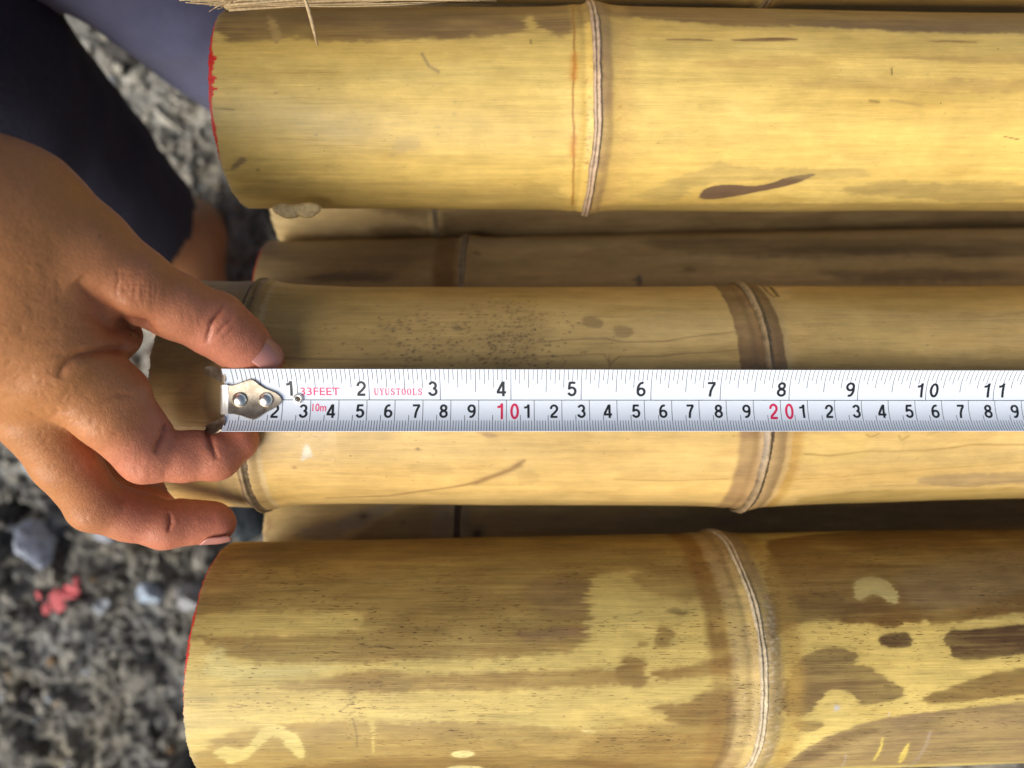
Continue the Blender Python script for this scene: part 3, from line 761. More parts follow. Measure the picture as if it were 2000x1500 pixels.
def arc(cx, cy, rx, ry, a0, a1, n=14):
    return [(cx + rx * math.cos(R(a)), cy + ry * math.sin(R(a))) for a in np.linspace(a0, a1, n)]
SIX = arc(.30, .33, .205, .255, 90, 450, 26)
DIG = {'0': [arc(.30, .5, .205, .425, 0, 360, 30)],
       '1': [[(.37, 0), (.37, 1.0)], [(.37, .95), (.30, .82), (.20, .775), (.08, .765)]],
       '2': [[(.09, .66)] + arc(.30, .69, .205, .235, 170, -35, 14) + [(.33, .38), (.16, .22), (.10, .075)], [(.05, .075), (.52, .075)]],
       '3': [arc(.29, .71, .185, .215, 165, -80, 14), arc(.29, .30, .215, .225, 85, -170, 16)],
       '4': [[(.41, 0), (.41, 1.0)], [(.37, .95), (.07, .30)], [(.01, .255), (.57, .255)]],
       '5': [[(.12, .925), (.50, .925)], [(.16, .96), (.115, .46)], arc(.29, .335, .215, .26, 125, -160, 18)],
       '6': [arc(.30, .31, .205, .235, 90, 450, 26), arc(.34, .47, .245, .455, 70, 190, 14)],
       '7': [[(.05, .925), (.53, .925)], [(.49, .90), (.36, .66), (.27, .40), (.22, 0)]],
       '8': [arc(.30, .735, .175, .19, 0, 360, 24), arc(.30, .29, .21, .215, 0, 360, 26)],
       '9': [arc(.30, .69, .205, .235, 90, 450, 26), arc(.26, .53, .245, .455, -110, 10, 14)]}

def ribbon(pts, w):
    P = np.array(pts, float); T = np.gradient(P, axis=0) if len(P) > 2 else np.array([P[1] - P[0]] * 2)
    T /= np.linalg.norm(T, axis=1)[:, None]; nn = np.stack([-T[:, 1], T[:, 0]], 1)
    return P - nn * w / 2, P + nn * w / 2

class Blade:
    def __init__(s): s.V = []; s.F = []; s.M = []; s.n = 0
    def add(s, V, Fc, m):
        s.V.append(np.asarray(V)); s.F += [tuple(i + s.n for i in f) for f in Fc]; s.M += [m] * len(Fc); s.n += len(V)
    def bm(s, bm, m, h=.00006):
        ys = [v.co.y for v in bm.verts]
        y = math.floor(min(ys) / .0009) * .0009
        while y < max(ys):
            y += .0009
            bmesh.ops.bisect_plane(bm, geom=bm.verts[:] + bm.edges[:] + bm.faces[:], plane_co=(0, y, 0), plane_no=(0, 1, 0))
        bm.verts.index_update()
        P = np.array([v.co[:] for v in bm.verts])
        s.add(tape_pt(P[:, 0], P[:, 1], h), [[v.index for v in f.verts] for f in bm.faces], m)
        bm.free()
    def text(s, t, x0, x1, y0, y1, m, bold=.0, natural=None):
        """fits the text into the photo box x0..x1, y0 (top)..y1 (bottom); with natural, x0 is its centre"""
        bm = textv(t, bold)
        P = np.array([v.co[:] for v in bm.verts]); lo, hi = P.min(0), P.max(0)
        hgt = (y1 - y0) / 5380.; sy = hgt / (hi[1] - lo[1])
        if natural:
            sx = sy * natural; cx = pc(x0); ox = cx - (hi[0] + lo[0]) / 2 * sx
        else:
            sx = (pc(x1) - pc(x0)) / (hi[0] - lo[0]); ox = pc(x0) - lo[0] * sx
        oy = (782 - y1) / 5380. - lo[1] * sy
        for v in bm.verts:
            v.co = (ox + v.co.x * sx, oy + v.co.y * sy, 0)
        s.bm(bm, m)
    def digit(s, ch, cx, y0, y1, m, wid=1.0, bold=.155):
        hgt = (y1 - y0) / 5380.
        for i, st in enumerate(DIG[ch]):
            a, b_ = ribbon(st, bold)
            Q = []
            for k in range(len(a) - 1):
                nseg = max(1, int(abs(a[k][1] - a[k + 1][1]) * hgt / .0009))
                for q in range(nseg + (k == len(a) - 2)):
                    t = q / nseg
                    Q.append((a[k] * (1 - t) + a[k + 1] * t, b_[k] * (1 - t) + b_[k + 1] * t))
            P = np.array([q[0] for q in Q] + [q[1] for q in Q])
            X = pc(cx) + (P[:, 0] - .30) * hgt * wid; Y = (782 - y1) / 5380. + P[:, 1] * hgt
            n = len(Q)
            s.add(tape_pt(X, Y, .00006 + .000012 * i), [(k, k + 1, n + k + 1, n + k) for k in range(n - 1)], m)
    def rect(s, c0, c1, y0, y1, m, h=.00005):
        n = max(2, int(abs(y1 - y0) / .0012) + 2)
        yy = np.linspace(y0, y1, n)
        V = np.concatenate([tape_pt(np.full(n, c0), yy, h), tape_pt(np.full(n, c1), yy, h)])
        s.add(V, [(i, n + i, n + i + 1, i + 1) for i in range(n - 1)], m)

def pc(px):
    """photograph column -> distance along the blade"""
    c = .1
    for _ in range(8):
        x = TX0 + c
        c = (px - 1000) / F * (D - (.0032 - .035 * x)) - TX0
    return c

def build_tape():
    root = empty('tape_measure', tuple(tape_pt(np.array([0.]), np.array([0.]))[0]))
    tag(root, 'white steel tape measure blade with black and red numbers lying along the bamboo pole', 'tape measure')
    B = Blade()
    HW = TR * math.sin(TH_ARC / TR)
    L = np.concatenate([np.linspace(0, .33, 60), np.linspace(.36, 1.2, 20)])
    yy = np.sin(np.linspace(-TH_ARC, TH_ARC, 33) / TR) * TR
    Cg, Yg = np.meshgrid(L, yy, indexing='ij')
    up = tape_pt(Cg.ravel(), Yg.ravel(), 0.0); dn = tape_pt(Cg.ravel(), Yg.ravel(), -.00018)
    n = len(up)
    fu = grid_faces(len(L), 33, flip=True); fd = grid_faces(len(L), 33) + n
    side = []
    for i in range(len(L) - 1):
        a, b = i * 33, (i + 1) * 33
        side += [(a, b, b + n, a + n), (a + 32, a + 32 + n, b + 32 + n, b + 32)]
    side += [(j, j + n, j + 1 + n, j + 1) for j in range(32)]
    B.add(np.concatenate([up, dn]), fu.tolist() + fd.tolist() + side, 0)
    t = .00011
    B.rect(0.0195, .36, -t, t, 1)                        # the middle line
    E = HW - .00005
    # inches: sixteenths
    for k in range(1, 16 * 13):
        c = k * .0254 / 16
        if k % 16 == 0: y1 = t; w = .00009
        elif k % 8 == 0: y1 = E - .0079
        elif k % 4 == 0: y1 = E - .0064
        elif k % 2 == 0: y1 = E - .0050
        else: y1 = E - .0037
        w = .0001
        if c < .0023: continue
        if k % 16 == 0 and k == 0: continue
        B.rect(c - w, c + w, y1, E, 1)
    for k in range(1, 331):
        c = k * .001
        if k % 10 == 0: y1 = -t
        elif k % 5 == 0: y1 = -E + .0055
        else: y1 = -E + .0036
        if c < .002: continue
        w = .000088
        if k == 10: y1 = -E + .0055
        B.rect(c - w, c + w, -E, y1, 1)
    # numbers
    for i, px in enumerate([567, 706, 845.5, 979.5, 1117, 1252, 1389, 1526, 1660]):
        B.digit(str(i + 1), px, 745.5 + i * .12, 774 + i * .12, 1, 1.12)
    for ch, px in (('1', 1797.5), ('0', 1824), ('1', 1927.5), ('1', 1956), ('1', 2065), ('2', 2092)):
        B.digit(ch, px, 748, 776, 1, 1.12)
    cms = {1: 483, 2: 537, 3: 593, 4: 647, 5: 703.5, 6: 758.5, 7: 813.5, 8: 866.5, 9: 921, 11: 1030, 12: 1082, 13: 1135.5, 14: 1187, 15: 1242, 16: 1295, 17: 1348, 18: 1403,
           19: 1457.5, 21: 1567, 22: 1619, 23: 1672, 24: 1722, 25: 1775, 26: 1826, 27: 1876, 28: 1929, 29: 1981}
    for k, px in cms.items():
        B.digit(str(k % 10), px, 790.5, 816.5, 1, 1.1)
    for ch, px in (('1', 978), ('0', 1005), ('2', 1510.5), ('0', 1541)):
        B.digit(ch, px, 788.5, 819, 2, .98, .15)
    B.text('33FEET', 586.5, 663.5, 758, 773, 3, .006)
    B.text('10m', 610, 637, 789, 804, 3, .008)
    # the maker's word in thin serif letters, drawn as strokes
    G = {'U': ([(0, 1, .28, 1, 0), (.72, 1, 1, 1, 0), (.14, 1, .14, .35, 1), (.86, 1, .86, .35, 0), (.14, .35, .25, .08, 1), (.25, .08, .5, 0, 1), (.5, 0, .75, .08, 0), (.75, .08, .86, .35, 0)]),
         'Y': ([(0, 1, .3, 1, 0), (.7, 1, 1, 1, 0), (.12, 1, .5, .48, 1), (.88, 1, .5, .48, 0), (.5, .48, .5, 0, 1), (.32, 0, .68, 0, 0)]),
         'S': ([(.85, 1, .85, .75, 0), (.85, .8, .7, .95, 0), (.7, .95, .45, 1, 0), (.45, 1, .2, .85, 1), (.2, .85, .2, .65, 1), (.2, .65, .8, .4, 1), (.8, .4, .85, .2, 1), (.85, .2, .55, 0, 1), (.55, 0, .3, .05, 0), (.3, .05, .15, .22, 0), (.15, .28, .15, 0, 0)]),
         'T': ([(.02, 1, .98, 1, 0), (.02, 1, .02, .8, 0), (.98, 1, .98, .8, 0), (.5, 1, .5, 0, 1), (.32, 0, .68, 0, 0)]),
         'O': ([(.5, 1, .22, .88, 0), (.22, .88, .1, .5, 1), (.1, .5, .22, .12, 1), (.22, .12, .5, 0, 0), (.5, 0, .78, .12, 0), (.78, .12, .9, .5, 1), (.9, .5, .78, .88, 1), (.78, .88, .5, 1, 0)]),
         'L': ([(.05, 1, .45, 1, 0), (.25, 1, .25, 0, 1), (.05, 0, .9, 0, 0), (.9, 0, .95, .28, 0)])}
    x = 731.0; wpx = 8.2; gap = 2.45
    for ch in 'UYUSTOOLS':
        for (ax, ay, bx, by, thick) in G[ch]:
            w = .00017 if thick else .00009
            a = Vector((pc(x + ax * wpx), (782 - (772 - ay * 12)) / 5380., 0)); b = Vector((pc(x + bx * wpx), (782 - (772 - by * 12)) / 5380., 0))
            d = (b - a).normalized(); nn = Vector((-d.y, d.x, 0)) * w; a -= d * w * .6; b += d * w * .6
            bm = bmesh.new(); bm.faces.new([bm.verts.new(q) for q in (a - nn, b - nn, b + nn, a + nn)])
            P = np.array([v.co[:] for v in bm.verts]); bm.free()
            B.add(tape_pt(P[:, 0], P[:, 1], .00007 + .00001 * thick), [(0, 1, 2, 3)], 3)
        x += wpx + gap
    me_o = make_mesh('blade', np.concatenate(B.V), B.F, [M_TAPE, M_INK, M_RED, M_PINK], root)
    me_o.data.polygons.foreach_set('material_index', np.array(B.M, dtype=np.int32))
    me_o.data.set_sharp_from_angle(angle=R(40))

    # end hook
    M_STEEL, nt, bs = new_mat('nickel_steel')
    n = noise(nt, (2500, 2500, 2500), 3, .6); n2 = noise(nt, (300, 300, 300), 3, .6)
    nt.links.new(mix(nt, 'MIX', mrange(nt, n2, .35, .65, 0, 1), (.25, .21, .16), (.44, .385, .31)), bs.inputs['Base Color'])
    bs.inputs['Metallic'].default_value = 1
    nt.links.new(mrange(nt, n, .3, .7, .34, .52), bs.inputs['Roughness'])
    bump(nt, bs, n, .00005, .6)
    M_POL = plain('polished_rivet', (.88, .85, .76), .30, 1.0)
    M_LIP = plain('bright_lip', (.92, .92, .88), .5, .85)  # paler than the hook steel: sky reflection put into the colour
    out = [(.0014, .00540), (.0030, .0054), (.0050, .0060), (.0068, .0067), (.0084, .0073), (.0096, .0076), (.0104, .0074), (.0112, .0068), (.0124, .0056), (.0140, .0044), (.0158, .0036), (.0176, .0028), (.0192, .0015), (.0200, 0),
           (.0192, -.0015), (.0178, -.0027), (.0158, -.0038), (.0142, -.0047), (.0126, -.0059), (.0114, -.0068), (.0104, -.0071), (.0094, -.0069), (.0075, -.0063), (.0055, -.0056), (.0030, -.0051), (.0014, -.0051)]
    bm = bmesh.new(); bm.faces.new([bm.verts.new((a, b, 0)) for a, b in out])
    for k in range(-8, 9): bmesh.ops.bisect_plane(bm, geom=bm.verts[:] + bm.edges[:] + bm.faces[:], plane_co=(0, k * .0009 + .0001, 0), plane_no=(0, 1, 0))
    for k in range(0, 20): bmesh.ops.bisect_plane(bm, geom=bm.verts[:] + bm.edges[:] + bm.faces[:], plane_co=(k * .001, 0, 0), plane_no=(1, 0, 0))
    bmesh.ops.triangulate(bm, faces=bm.faces[:])
    r = bmesh.ops.extrude_face_region(bm, geom=bm.faces[:])
    up = {v for v in r['geom'] if isinstance(v, bmesh.types.BMVert)}
    bm.verts.index_update()
    hs = np.array([.00105 if v in up else .0001 for v in bm.verts])
    P = np.array([v.co[:] for v in bm.verts])
    # pressed dimple around the rivets, rounded outline
    edge = -poly_sdf(out, P[:, 0], P[:, 1])
    # flatten: the plate is stiffer than the blade, so it rides a little above the trough
    hook = make_mesh('hook', tape_pt(P[:, 0], P[:, 1], hs), [[v.index for v in f.verts] for f in bm.faces], M_STEEL, root)
    bm.free()
    hook.data.set_sharp_from_angle(angle=R(50))
    # bent-down lip and the two flared ears
    def strip(name, rows, thick=.0008, mat=M_STEEL):
        G = np.array(rows)                                  # rows x cols x 3 (c, y, h down)
        n0, n1 = G.shape[:2]
        P = G.reshape(-1, 3).copy()
        base = tape_pt(P[:, 0], P[:, 1] * 0, 0) ; base[:, 1] += P[:, 1]; base[:, 2] += P[:, 2]
        V = np.concatenate([base, base + (-thick, 0, -thick * .3)])
        nn = len(base); f = grid_faces(n0, n1).tolist() + (grid_faces(n0, n1, flip=True) + nn).tolist()
        for j in range(n1 - 1):
            f += [(j + 1, j, j + nn, j + 1 + nn)]; a = (n0 - 1) * n1 + j; f += [(a, a + 1, a + 1 + nn, a + nn)]
        for i in range(n0 - 1):
            a, b = i * n1, (i + 1) * n1; f += [(a, b, b + nn, a + nn)]; a += n1 - 1; b += n1 - 1; f += [(b, a, a + nn, b + nn)]
        o = make_mesh(name, V, f, mat, hook); o.matrix_parent_inverse = Matrix.Identity(4)
        o.data.set_sharp_from_angle(angle=R(45))
        o.matrix_parent_inverse = Matrix.Translation(Vector((0, 0, 0)))
        return o
    ys = np.linspace(-.0051, .0053, 9)
    rows = []
    for a in np.linspace(0, math.pi / 2, 9):
        rows.append([(.0013 - .0024 * math.sin(a), y, (.0013 if a < 1.5 else 0) * math.cos(a) - .0001 + .6 * y * y / TR * math.cos(a)) for y in ys])
    for z in (-.003, -.006, -.009): rows.append([(-.00115, y, z) for y in ys])
    strip('lip', rows, mat=M_LIP)
    for sg in (1, -1):
        rows = []
        for t in np.linspace(0, 1, 8):
            c = .0002 - .0074 * t ** 1.1; z = .0020 - .0040 * t
            y0 = .0060 + .0035 * t; y1 = .0104 + .0016 * math.sin(t * 2.6)
            rows.append([(c + .0006 * math.sin(k * math.pi), sg * (y0 + (y1 - y0) * k), z + .0015 * k) for k in np.linspace(0, 1, 7)])
        if sg < 0: rows = [q[::-1] for q in rows]
        strip('ear', rows, .0011)
    for (c, y, rr) in ((.0053, .0001, .0027), (.0145, .0001, .0026)):
        U, Vv = np.meshgrid(np.linspace(0, 2 * math.pi, 40, endpoint=False), np.linspace(0, 1, 9), indexing='ij')
        pr_r = rr * np.sin(Vv * math.pi / 2); pr_h = .0011 + rr * .75 * np.cos(Vv * math.pi / 2)
        pts = tape_pt((c + pr_r * np.cos(U)).ravel(), np.zeros(U.size) + y, 0)
        pts[:, 1] += (pr_r * np.sin(U)).ravel(); pts[:, 2] += pr_h.ravel()
        f = []
        for i in range(40):
            for j in range(8):
                a = i * 9 + j; b = ((i + 1) % 40) * 9 + j
                f.append((a, a + 1, b + 1, b))
        make_mesh('rivet', pts, f, M_POL, hook).matrix_parent_inverse = Matrix.Identity(4)
    # eyelet
    U, Vv = np.meshgrid(np.linspace(0, 2 * math.pi, 40, endpoint=False), np.linspace(0, 2 * math.pi, 12, endpoint=False), indexing='ij')
    rr, tr = .00125, .00062
    c0 = pc(582.5); p0 = tape_pt(np.array([c0]), np.array([.0005]), .0003)[0]
    pts = np.stack([p0[0] + (rr + tr * np.cos(Vv)) * np.cos(U), p0[1] + (rr + tr * np.cos(Vv)) * np.sin(U), p0[2] + tr * np.sin(Vv)], -1).reshape(-1, 3)
    f = [(i * 12 + j, ((i + 1) % 40) * 12 + j, ((i + 1) % 40) * 12 + (j + 1) % 12, i * 12 + (j + 1) % 12) for i in range(40) for j in range(12)]
    n = len(pts)
    dk = [[p0[0] + .0008 * math.cos(a), p0[1] + .0008 * math.sin(a), p0[2] + .0001] for a in np.linspace(0, 2 * math.pi, 16, endpoint=False)]
    o = make_mesh('eyelet', np.concatenate([pts, dk]), f + [tuple(range(n, n + 16))], [M_POL, plain('dark_hole', (.06, .04, .02), .6)], root)
    o.data.polygons[-1].material_index = 1
    for ch in list(hook.children):
        ch.matrix_parent_inverse = hook.matrix_world.inverted()
        ch.matrix_parent_inverse = Matrix.Identity(4)
build_tape()
# ------------------------------------------------------------------ person: signed distance modelling
def seg(P, a, b, r1, r2):
    a, b = np.asarray(a, np.float32), np.asarray(b, np.float32)
    e = b - a; q = P - a
    t = np.clip((q @ e) / float(e @ e), 0, 1)
    q -= t[..., None] * e
    return np.sqrt(np.einsum('...i,...i', q, q)) - (r1 + (r2 - r1) * t)

def smin(a, b, k):
    h = np.clip(.5 + .5 * (b - a) / k, 0, 1)
    return b * (1 - h) + a * h - k * h * (1 - h)

def chain(P, pts, k=.003):
    d = None
    for (p, r), (q, s) in zip(pts[:-1], pts[1:]):
        e = seg(P.copy() if False else P, p, q, r, s)
        d = e if d is None else smin(d, e, k)
    return d

def surface_nets(fn, lo, hi, h, passes=2):
    lo = np.array(lo, np.float32); n = np.ceil((np.array(hi) - lo) / h).astype(int) + 1
    ax = [lo[i] + h * np.arange(n[i], dtype=np.float32) for i in range(3)]
    vol = np.empty(n, np.float32)
    for i in range(0, n[0], 16):
        G = np.stack(np.meshgrid(ax[0][i:i + 16], ax[1], ax[2], indexing='ij'), -1)
        vol[i:i + 16] = fn(G)
    s = vol < 0
    c = n - 1
    cnt = np.zeros(c, np.float32); acc = np.zeros((*c, 3), np.float32)
    sl = lambda o, ln: tuple(slice(o[i], o[i] + ln[i]) for i in range(3))
    for axis in range(3):
        o1 = [(0, 0, 0), None]
        others = [i for i in range(3) if i != axis]
        for a in (0, 1):
            for b in (0, 1):
                o = [0, 0, 0]; o[others[0]] = a; o[others[1]] = b
                p = list(o); p[axis] = 1
                v0, v1 = vol[sl(o, c)], vol[sl(p, c)]
                cr = (v0 < 0) != (v1 < 0)
                t = np.where(cr, v0 / np.where(cr, v0 - v1, 1), 0)
                cnt += cr
                for k in range(3):
                    acc[..., k] += cr * (t if k == axis else o[k])
    act = cnt > 0
    idx = -np.ones(c, np.int64); idx[act] = np.arange(act.sum())
    I = np.argwhere(act)
    V = lo + h * (I + acc[act] / cnt[act][:, None])
    quads = []
    for axis in range(3):
        u, v = [(1, 2), (2, 0), (0, 1)][axis]
        ln = list(n); ln[axis] -= 1
        a = s[sl((0, 0, 0), ln)]; o = [0, 0, 0]; o[axis] = 1; b = s[sl(o, ln)]
        E = np.argwhere(a != b)
        E = E[(E[:, u] > 0) & (E[:, v] > 0) & (E[:, u] < n[u] - 1) & (E[:, v] < n[v] - 1)]
        flip = s[E[:, 0], E[:, 1], E[:, 2]]
        def at(du, dv):
            q = E.copy(); q[:, u] -= du; q[:, v] -= dv
            return idx[q[:, 0], q[:, 1], q[:, 2]]
        Q = np.stack([at(1, 1), at(0, 1), at(0, 0), at(1, 0)], -1)
        Q[~flip] = Q[~flip][:, ::-1]
        quads.append(Q)
    Q = np.concatenate(quads); Q = Q[(Q >= 0).all(1)]
    for _ in range(passes):
        V = project(fn, V, h * .5)
    return V, Q

def grad(fn, V, e):
    g = np.zeros_like(V)
    for k in range(3):
        d = np.zeros(3, np.float32); d[k] = e
        g[:, k] = fn(V + d) - fn(V - d)
    return g / (2 * e)

def project(fn, V, e):
    V = V.astype(np.float32); g = grad(fn, V, e); v = fn(V)
    q = np.clip(v / np.maximum((g * g).sum(1), .3), -2 * e, 2 * e)
    return V - g * q[:, None]

def subdivide(V, Q):
    E = np.stack([Q, np.roll(Q, -1, 1)], -1).reshape(-1, 2); E.sort(1)
    U, inv = np.unique(E[:, 0] * len(V) + E[:, 1], return_inverse=True)
    inv = inv.reshape(-1)
    a, b = U // len(V), U % len(V)
    mid = (V[a] + V[b]) / 2; cen = V[Q].mean(1)
    n0, n1 = len(V), len(U); m = inv.reshape(-1, 4) + n0; c = np.arange(len(Q)) + n0 + n1
    out = [np.stack([Q[:, i], m[:, i], c, m[:, i - 1]], -1) for i in range(4)]
    return np.concatenate([V, mid, cen]), np.concatenate(out)

def normals(V, Q):
    n = np.cross(V[Q[:, 2]] - V[Q[:, 0]], V[Q[:, 3]] - V[Q[:, 1]])
    o = np.zeros_like(V)
    for i in range(4):
        for k in range(3): o[:, k] += np.bincount(Q[:, i], n[:, k], len(V))
    return o / np.maximum(np.linalg.norm(o, axis=1), 1e-12)[:, None]

# ---- the hand
h_ = lambda px, py, z: W(px, py, z)
WR1, WR2 = h_(-60, 432, .055), h_(-60, 590, .046)
EL = np.array([-.41, .085, .12])
FA1, FA2 = WR1 + (EL - WR1) * .75 + (0, .01, 0), WR2 + (EL - WR2) * .75 - (0, .01, 0)
thumb = [(h_(40, 430, .048), .0200), (h_(150, 492, .040), .0165), (h_(252, 552, .032), .0124), (h_(345, 600, .021), .0105), (h_(422, 634, .012), .0106), (h_(466, 668, .0055), .0096), (h_(511, 702, .0008), .0078)]
index = [(h_(122, 733, .034), .0130), (h_(207, 810, .026), .0106), (h_(286, 888, .013), .0098), (h_(355, 896, .008), .0080), (h_(420, 891, .003), .0084), (h_(464, 864, -.002), .0074)]
middle = [(h_(72, 812, .024), .0125), (h_(125, 900, .014), .0105), (h_(186, 984, .001), .0098), (h_(250, 1010, -.005), .0086), (h_(322, 1026, -.011), .0088), (h_(422, 1022, -.020), .0076)]
ring = [(h_(80, 800, .006), .0125), (h_(140, 880, -.012), .0100), (h_(215, 955, -.032), .0092), (h_(290, 985, -.040), .0082), (h_(345, 996, -.044), .0080), (h_(412, 1004, -.050), .0068)]
little = [(h_(70, 750, -.004), .0110), (h_(120, 820, -.026), .0088), (h_(165, 880, -.046), .0080), (h_(240, 930, -.056), .0072), (h_(330, 955, -.062), .0062)]
def palm(P):
    d = smin(seg(P, WR1, h_(110, 690, .036), .0215, .0165), seg(P, WR2, h_(72, 790, .022), .0215, .0145), .018)
    d = smin(d, seg(P, WR2 - (0, 0, .010), h_(85, 780, .004), .019, .0135), .012)
    d = smin(d, seg(P, WR2 - (0, 0, .014), h_(80, 745, -.004), .018, .0115), .012)
    d = smin(d, seg(P, WR1, thumb[0][0], .0215, .0205), .013)
    d = smin(d, seg(P, WR1, FA1, .0235, .030), .012); d = smin(d, seg(P, WR2, FA2, .022, .030), .012)
    d = smin(d, seg(P, h_(110, 700, .030), h_(180, 668, .026), .013, .0085), .008)
    d = smin(d, seg(P, h_(100, 560, .036), h_(190, 650, .018), .018, .010), .010)
    d = smin(d, seg(P, h_(190, 650, .020), h_(238, 655, .018), .0085, .0062), .006)
    return d
def hand(P):
    P = np.asarray(P, np.float32)
    d = palm(P)
    d = smin(d, chain(P, thumb, .004), .005)
    fi = chain(P, index, .0025)
    fi = smin(fi, seg(P, h_(178, 738, .029), h_(226, 772, .024), .0125, .0112), .003)
    fi = smin(fi, seg(P, h_(232, 785, .023), h_(290, 853, .013), .0100, .0088), .0016)
    fi = smin(fi, seg(P, h_(345, 882, .008), h_(392, 882, .005), .0076, .0078), .0012)
    fi = smin(fi, seg(P, h_(443, 868, -.001), h_(466, 856, -.002), .0078, .0074), .0012)
    d = smin(d, fi, .0022)
    md = chain(P, middle, .0025)
    md = smin(md, seg(P, h_(235, 993, -.004), h_(300, 1012, -.010), .0082, .0080), .0014)
    md = smin(md, seg(P, h_(352, 1014, -.014), h_(415, 1014, -.019), .0080, .0070), .0012)
    rg_ = chain(P, ring, .0025); lt = chain(P, little, .0025)
    d = smin(d, smin(smin(md, rg_, .0012), lt, .0012), .0035)
    d = smin(d, seg(P, h_(170, 715, .002), h_(262, 778, -.010), .010, .0075), .004)
    # knuckle heads and finger-tip pads
    return d

# creases: photo polyline, depth mm, width mm
CREASE = [
    ([(304, 886), (312, 868), (320, 850), (326, 834)], 2.2, .55, 1), ([(318, 852), (330, 842), (345, 838)], .4, .4),
    ([(402, 838), (409, 858), (417, 880), (424, 898)], 1.8, .5, 2), ([(442, 594), (430, 608), (417, 626), (409, 648), (403, 672)], 1.3, .38),
    ([(458, 616), (440, 634), (424, 650)], .7, .3), ([(462, 634), (446, 652), (436, 660)], .45, .28), ([(430, 606), (424, 618), (408, 632)], .3, .28),
    ([(112, 738), (124, 716), (140, 701), (158, 692), (185, 688), (216, 683), (240, 682)], 2.4, .9, 1), ([(196, 790), (208, 778), (228, 771), (256, 772)], .35, .5, 1),
    ([(150, 546), (166, 566), (182, 584), (200, 604), (220, 622), (244, 636), (280, 642)], 3.6, 1.9, 1),
    ([(200, 640), (225, 646), (258, 646)], .8, .8),
    ([(328, 1040), (333, 1022), (330, 1000)], 1.4, .5), ([(222, 966), (236, 978), (248, 972)], .4, .6), ([(262, 912), (269, 922), (266, 938)], .18, .25),
    ([(290, 915), (293, 930), (292, 942)], .18, .25), ([(316, 915), (321, 928), (320, 940)], .15, .25),
    ([(165, 1006), (172, 1022)], .2, .3), ([(370, 606), (378, 630), (378, 650)], .15, .28), ([(352, 598), (359, 620), (358, 640)], .15, .28), ([(386, 612), (392, 640)], .12, .25),
    ([(92, 818), (104, 812), (114, 798)], .3, .5), ([(150, 612), (190, 622), (225, 640)], .2, .5), ([(120, 636), (170, 640), (215, 652)], .15, .4)]
_r = random.Random(4)
for k in range(9):
    x = 232 + k * 9 + _r.uniform(-3, 3); y = 528 + k * 2
    CREASE.append(([(x, y + _r.uniform(-4, 8)), (x + _r.uniform(-3, 5), y + 22), (x + _r.uniform(-4, 4), y + 42), (x + _r.uniform(-2, 8), y + _r.uniform(52, 74))], _r.uniform(.2, .36), .25))
for k in range(7):
    y = 532 + k * 9
    CREASE.append(([(222 + _r.uniform(-6, 14), y), (250, y + _r.uniform(-1, 6)), (275, y + _r.uniform(0, 7)), (300 + _r.uniform(-12, 14), y + _r.uniform(2, 10))], _r.uniform(.15, .28), .22))
for (cx, cy, n_, L, ang) in ((80, 740, 26, 26, 1.1), (130, 790, 20, 26, .9), (50, 640, 18, 24, .5), (180, 860, 14, 20, .9), (100, 860, 12, 20, 1.2), (90, 560, 14, 26, .4)):
    for k in range(n_):                                   # fine skin lines over the knuckle
        x, y = cx + _r.gauss(0, 30), cy + _r.gauss(0, 30); a = ang + _r.choice([0, 1.3]) + _r.gauss(0, .25); l = L * _r.uniform(.4, 1)
        CREASE.append(([(x - l * math.cos(a) / 2, y - l * math.sin(a) / 2), (x + _r.uniform(-2, 2), y + _r.uniform(-2, 2)), (x + l * math.cos(a) / 2, y + l * math.sin(a) / 2)], .17, .2))

def crease_d(P, x, y):
    """distance to a crease and how far along it, 0..1"""
    d = np.full(x.shape, 1e9); tt = np.zeros(x.shape); L = [0]
    for i in range(len(P) - 1): L.append(L[-1] + math.hypot(P[i + 1][0] - P[i][0], P[i + 1][1] - P[i][1]))
    for i in range(len(P) - 1):
        ax, ay = P[i]; bx, by = P[i + 1]; ex, ey = bx - ax, by - ay
        t = np.clip(((x - ax) * ex + (y - ay) * ey) / (ex * ex + ey * ey + 1e-12), 0, 1)
        q = (x - ax - ex * t) ** 2 + (y - ay - ey * t) ** 2
        m = q < d; d = np.where(m, q, d); tt = np.where(m, (L[i] + t * (L[i + 1] - L[i])) / L[-1], tt)
    return np.sqrt(d), tt

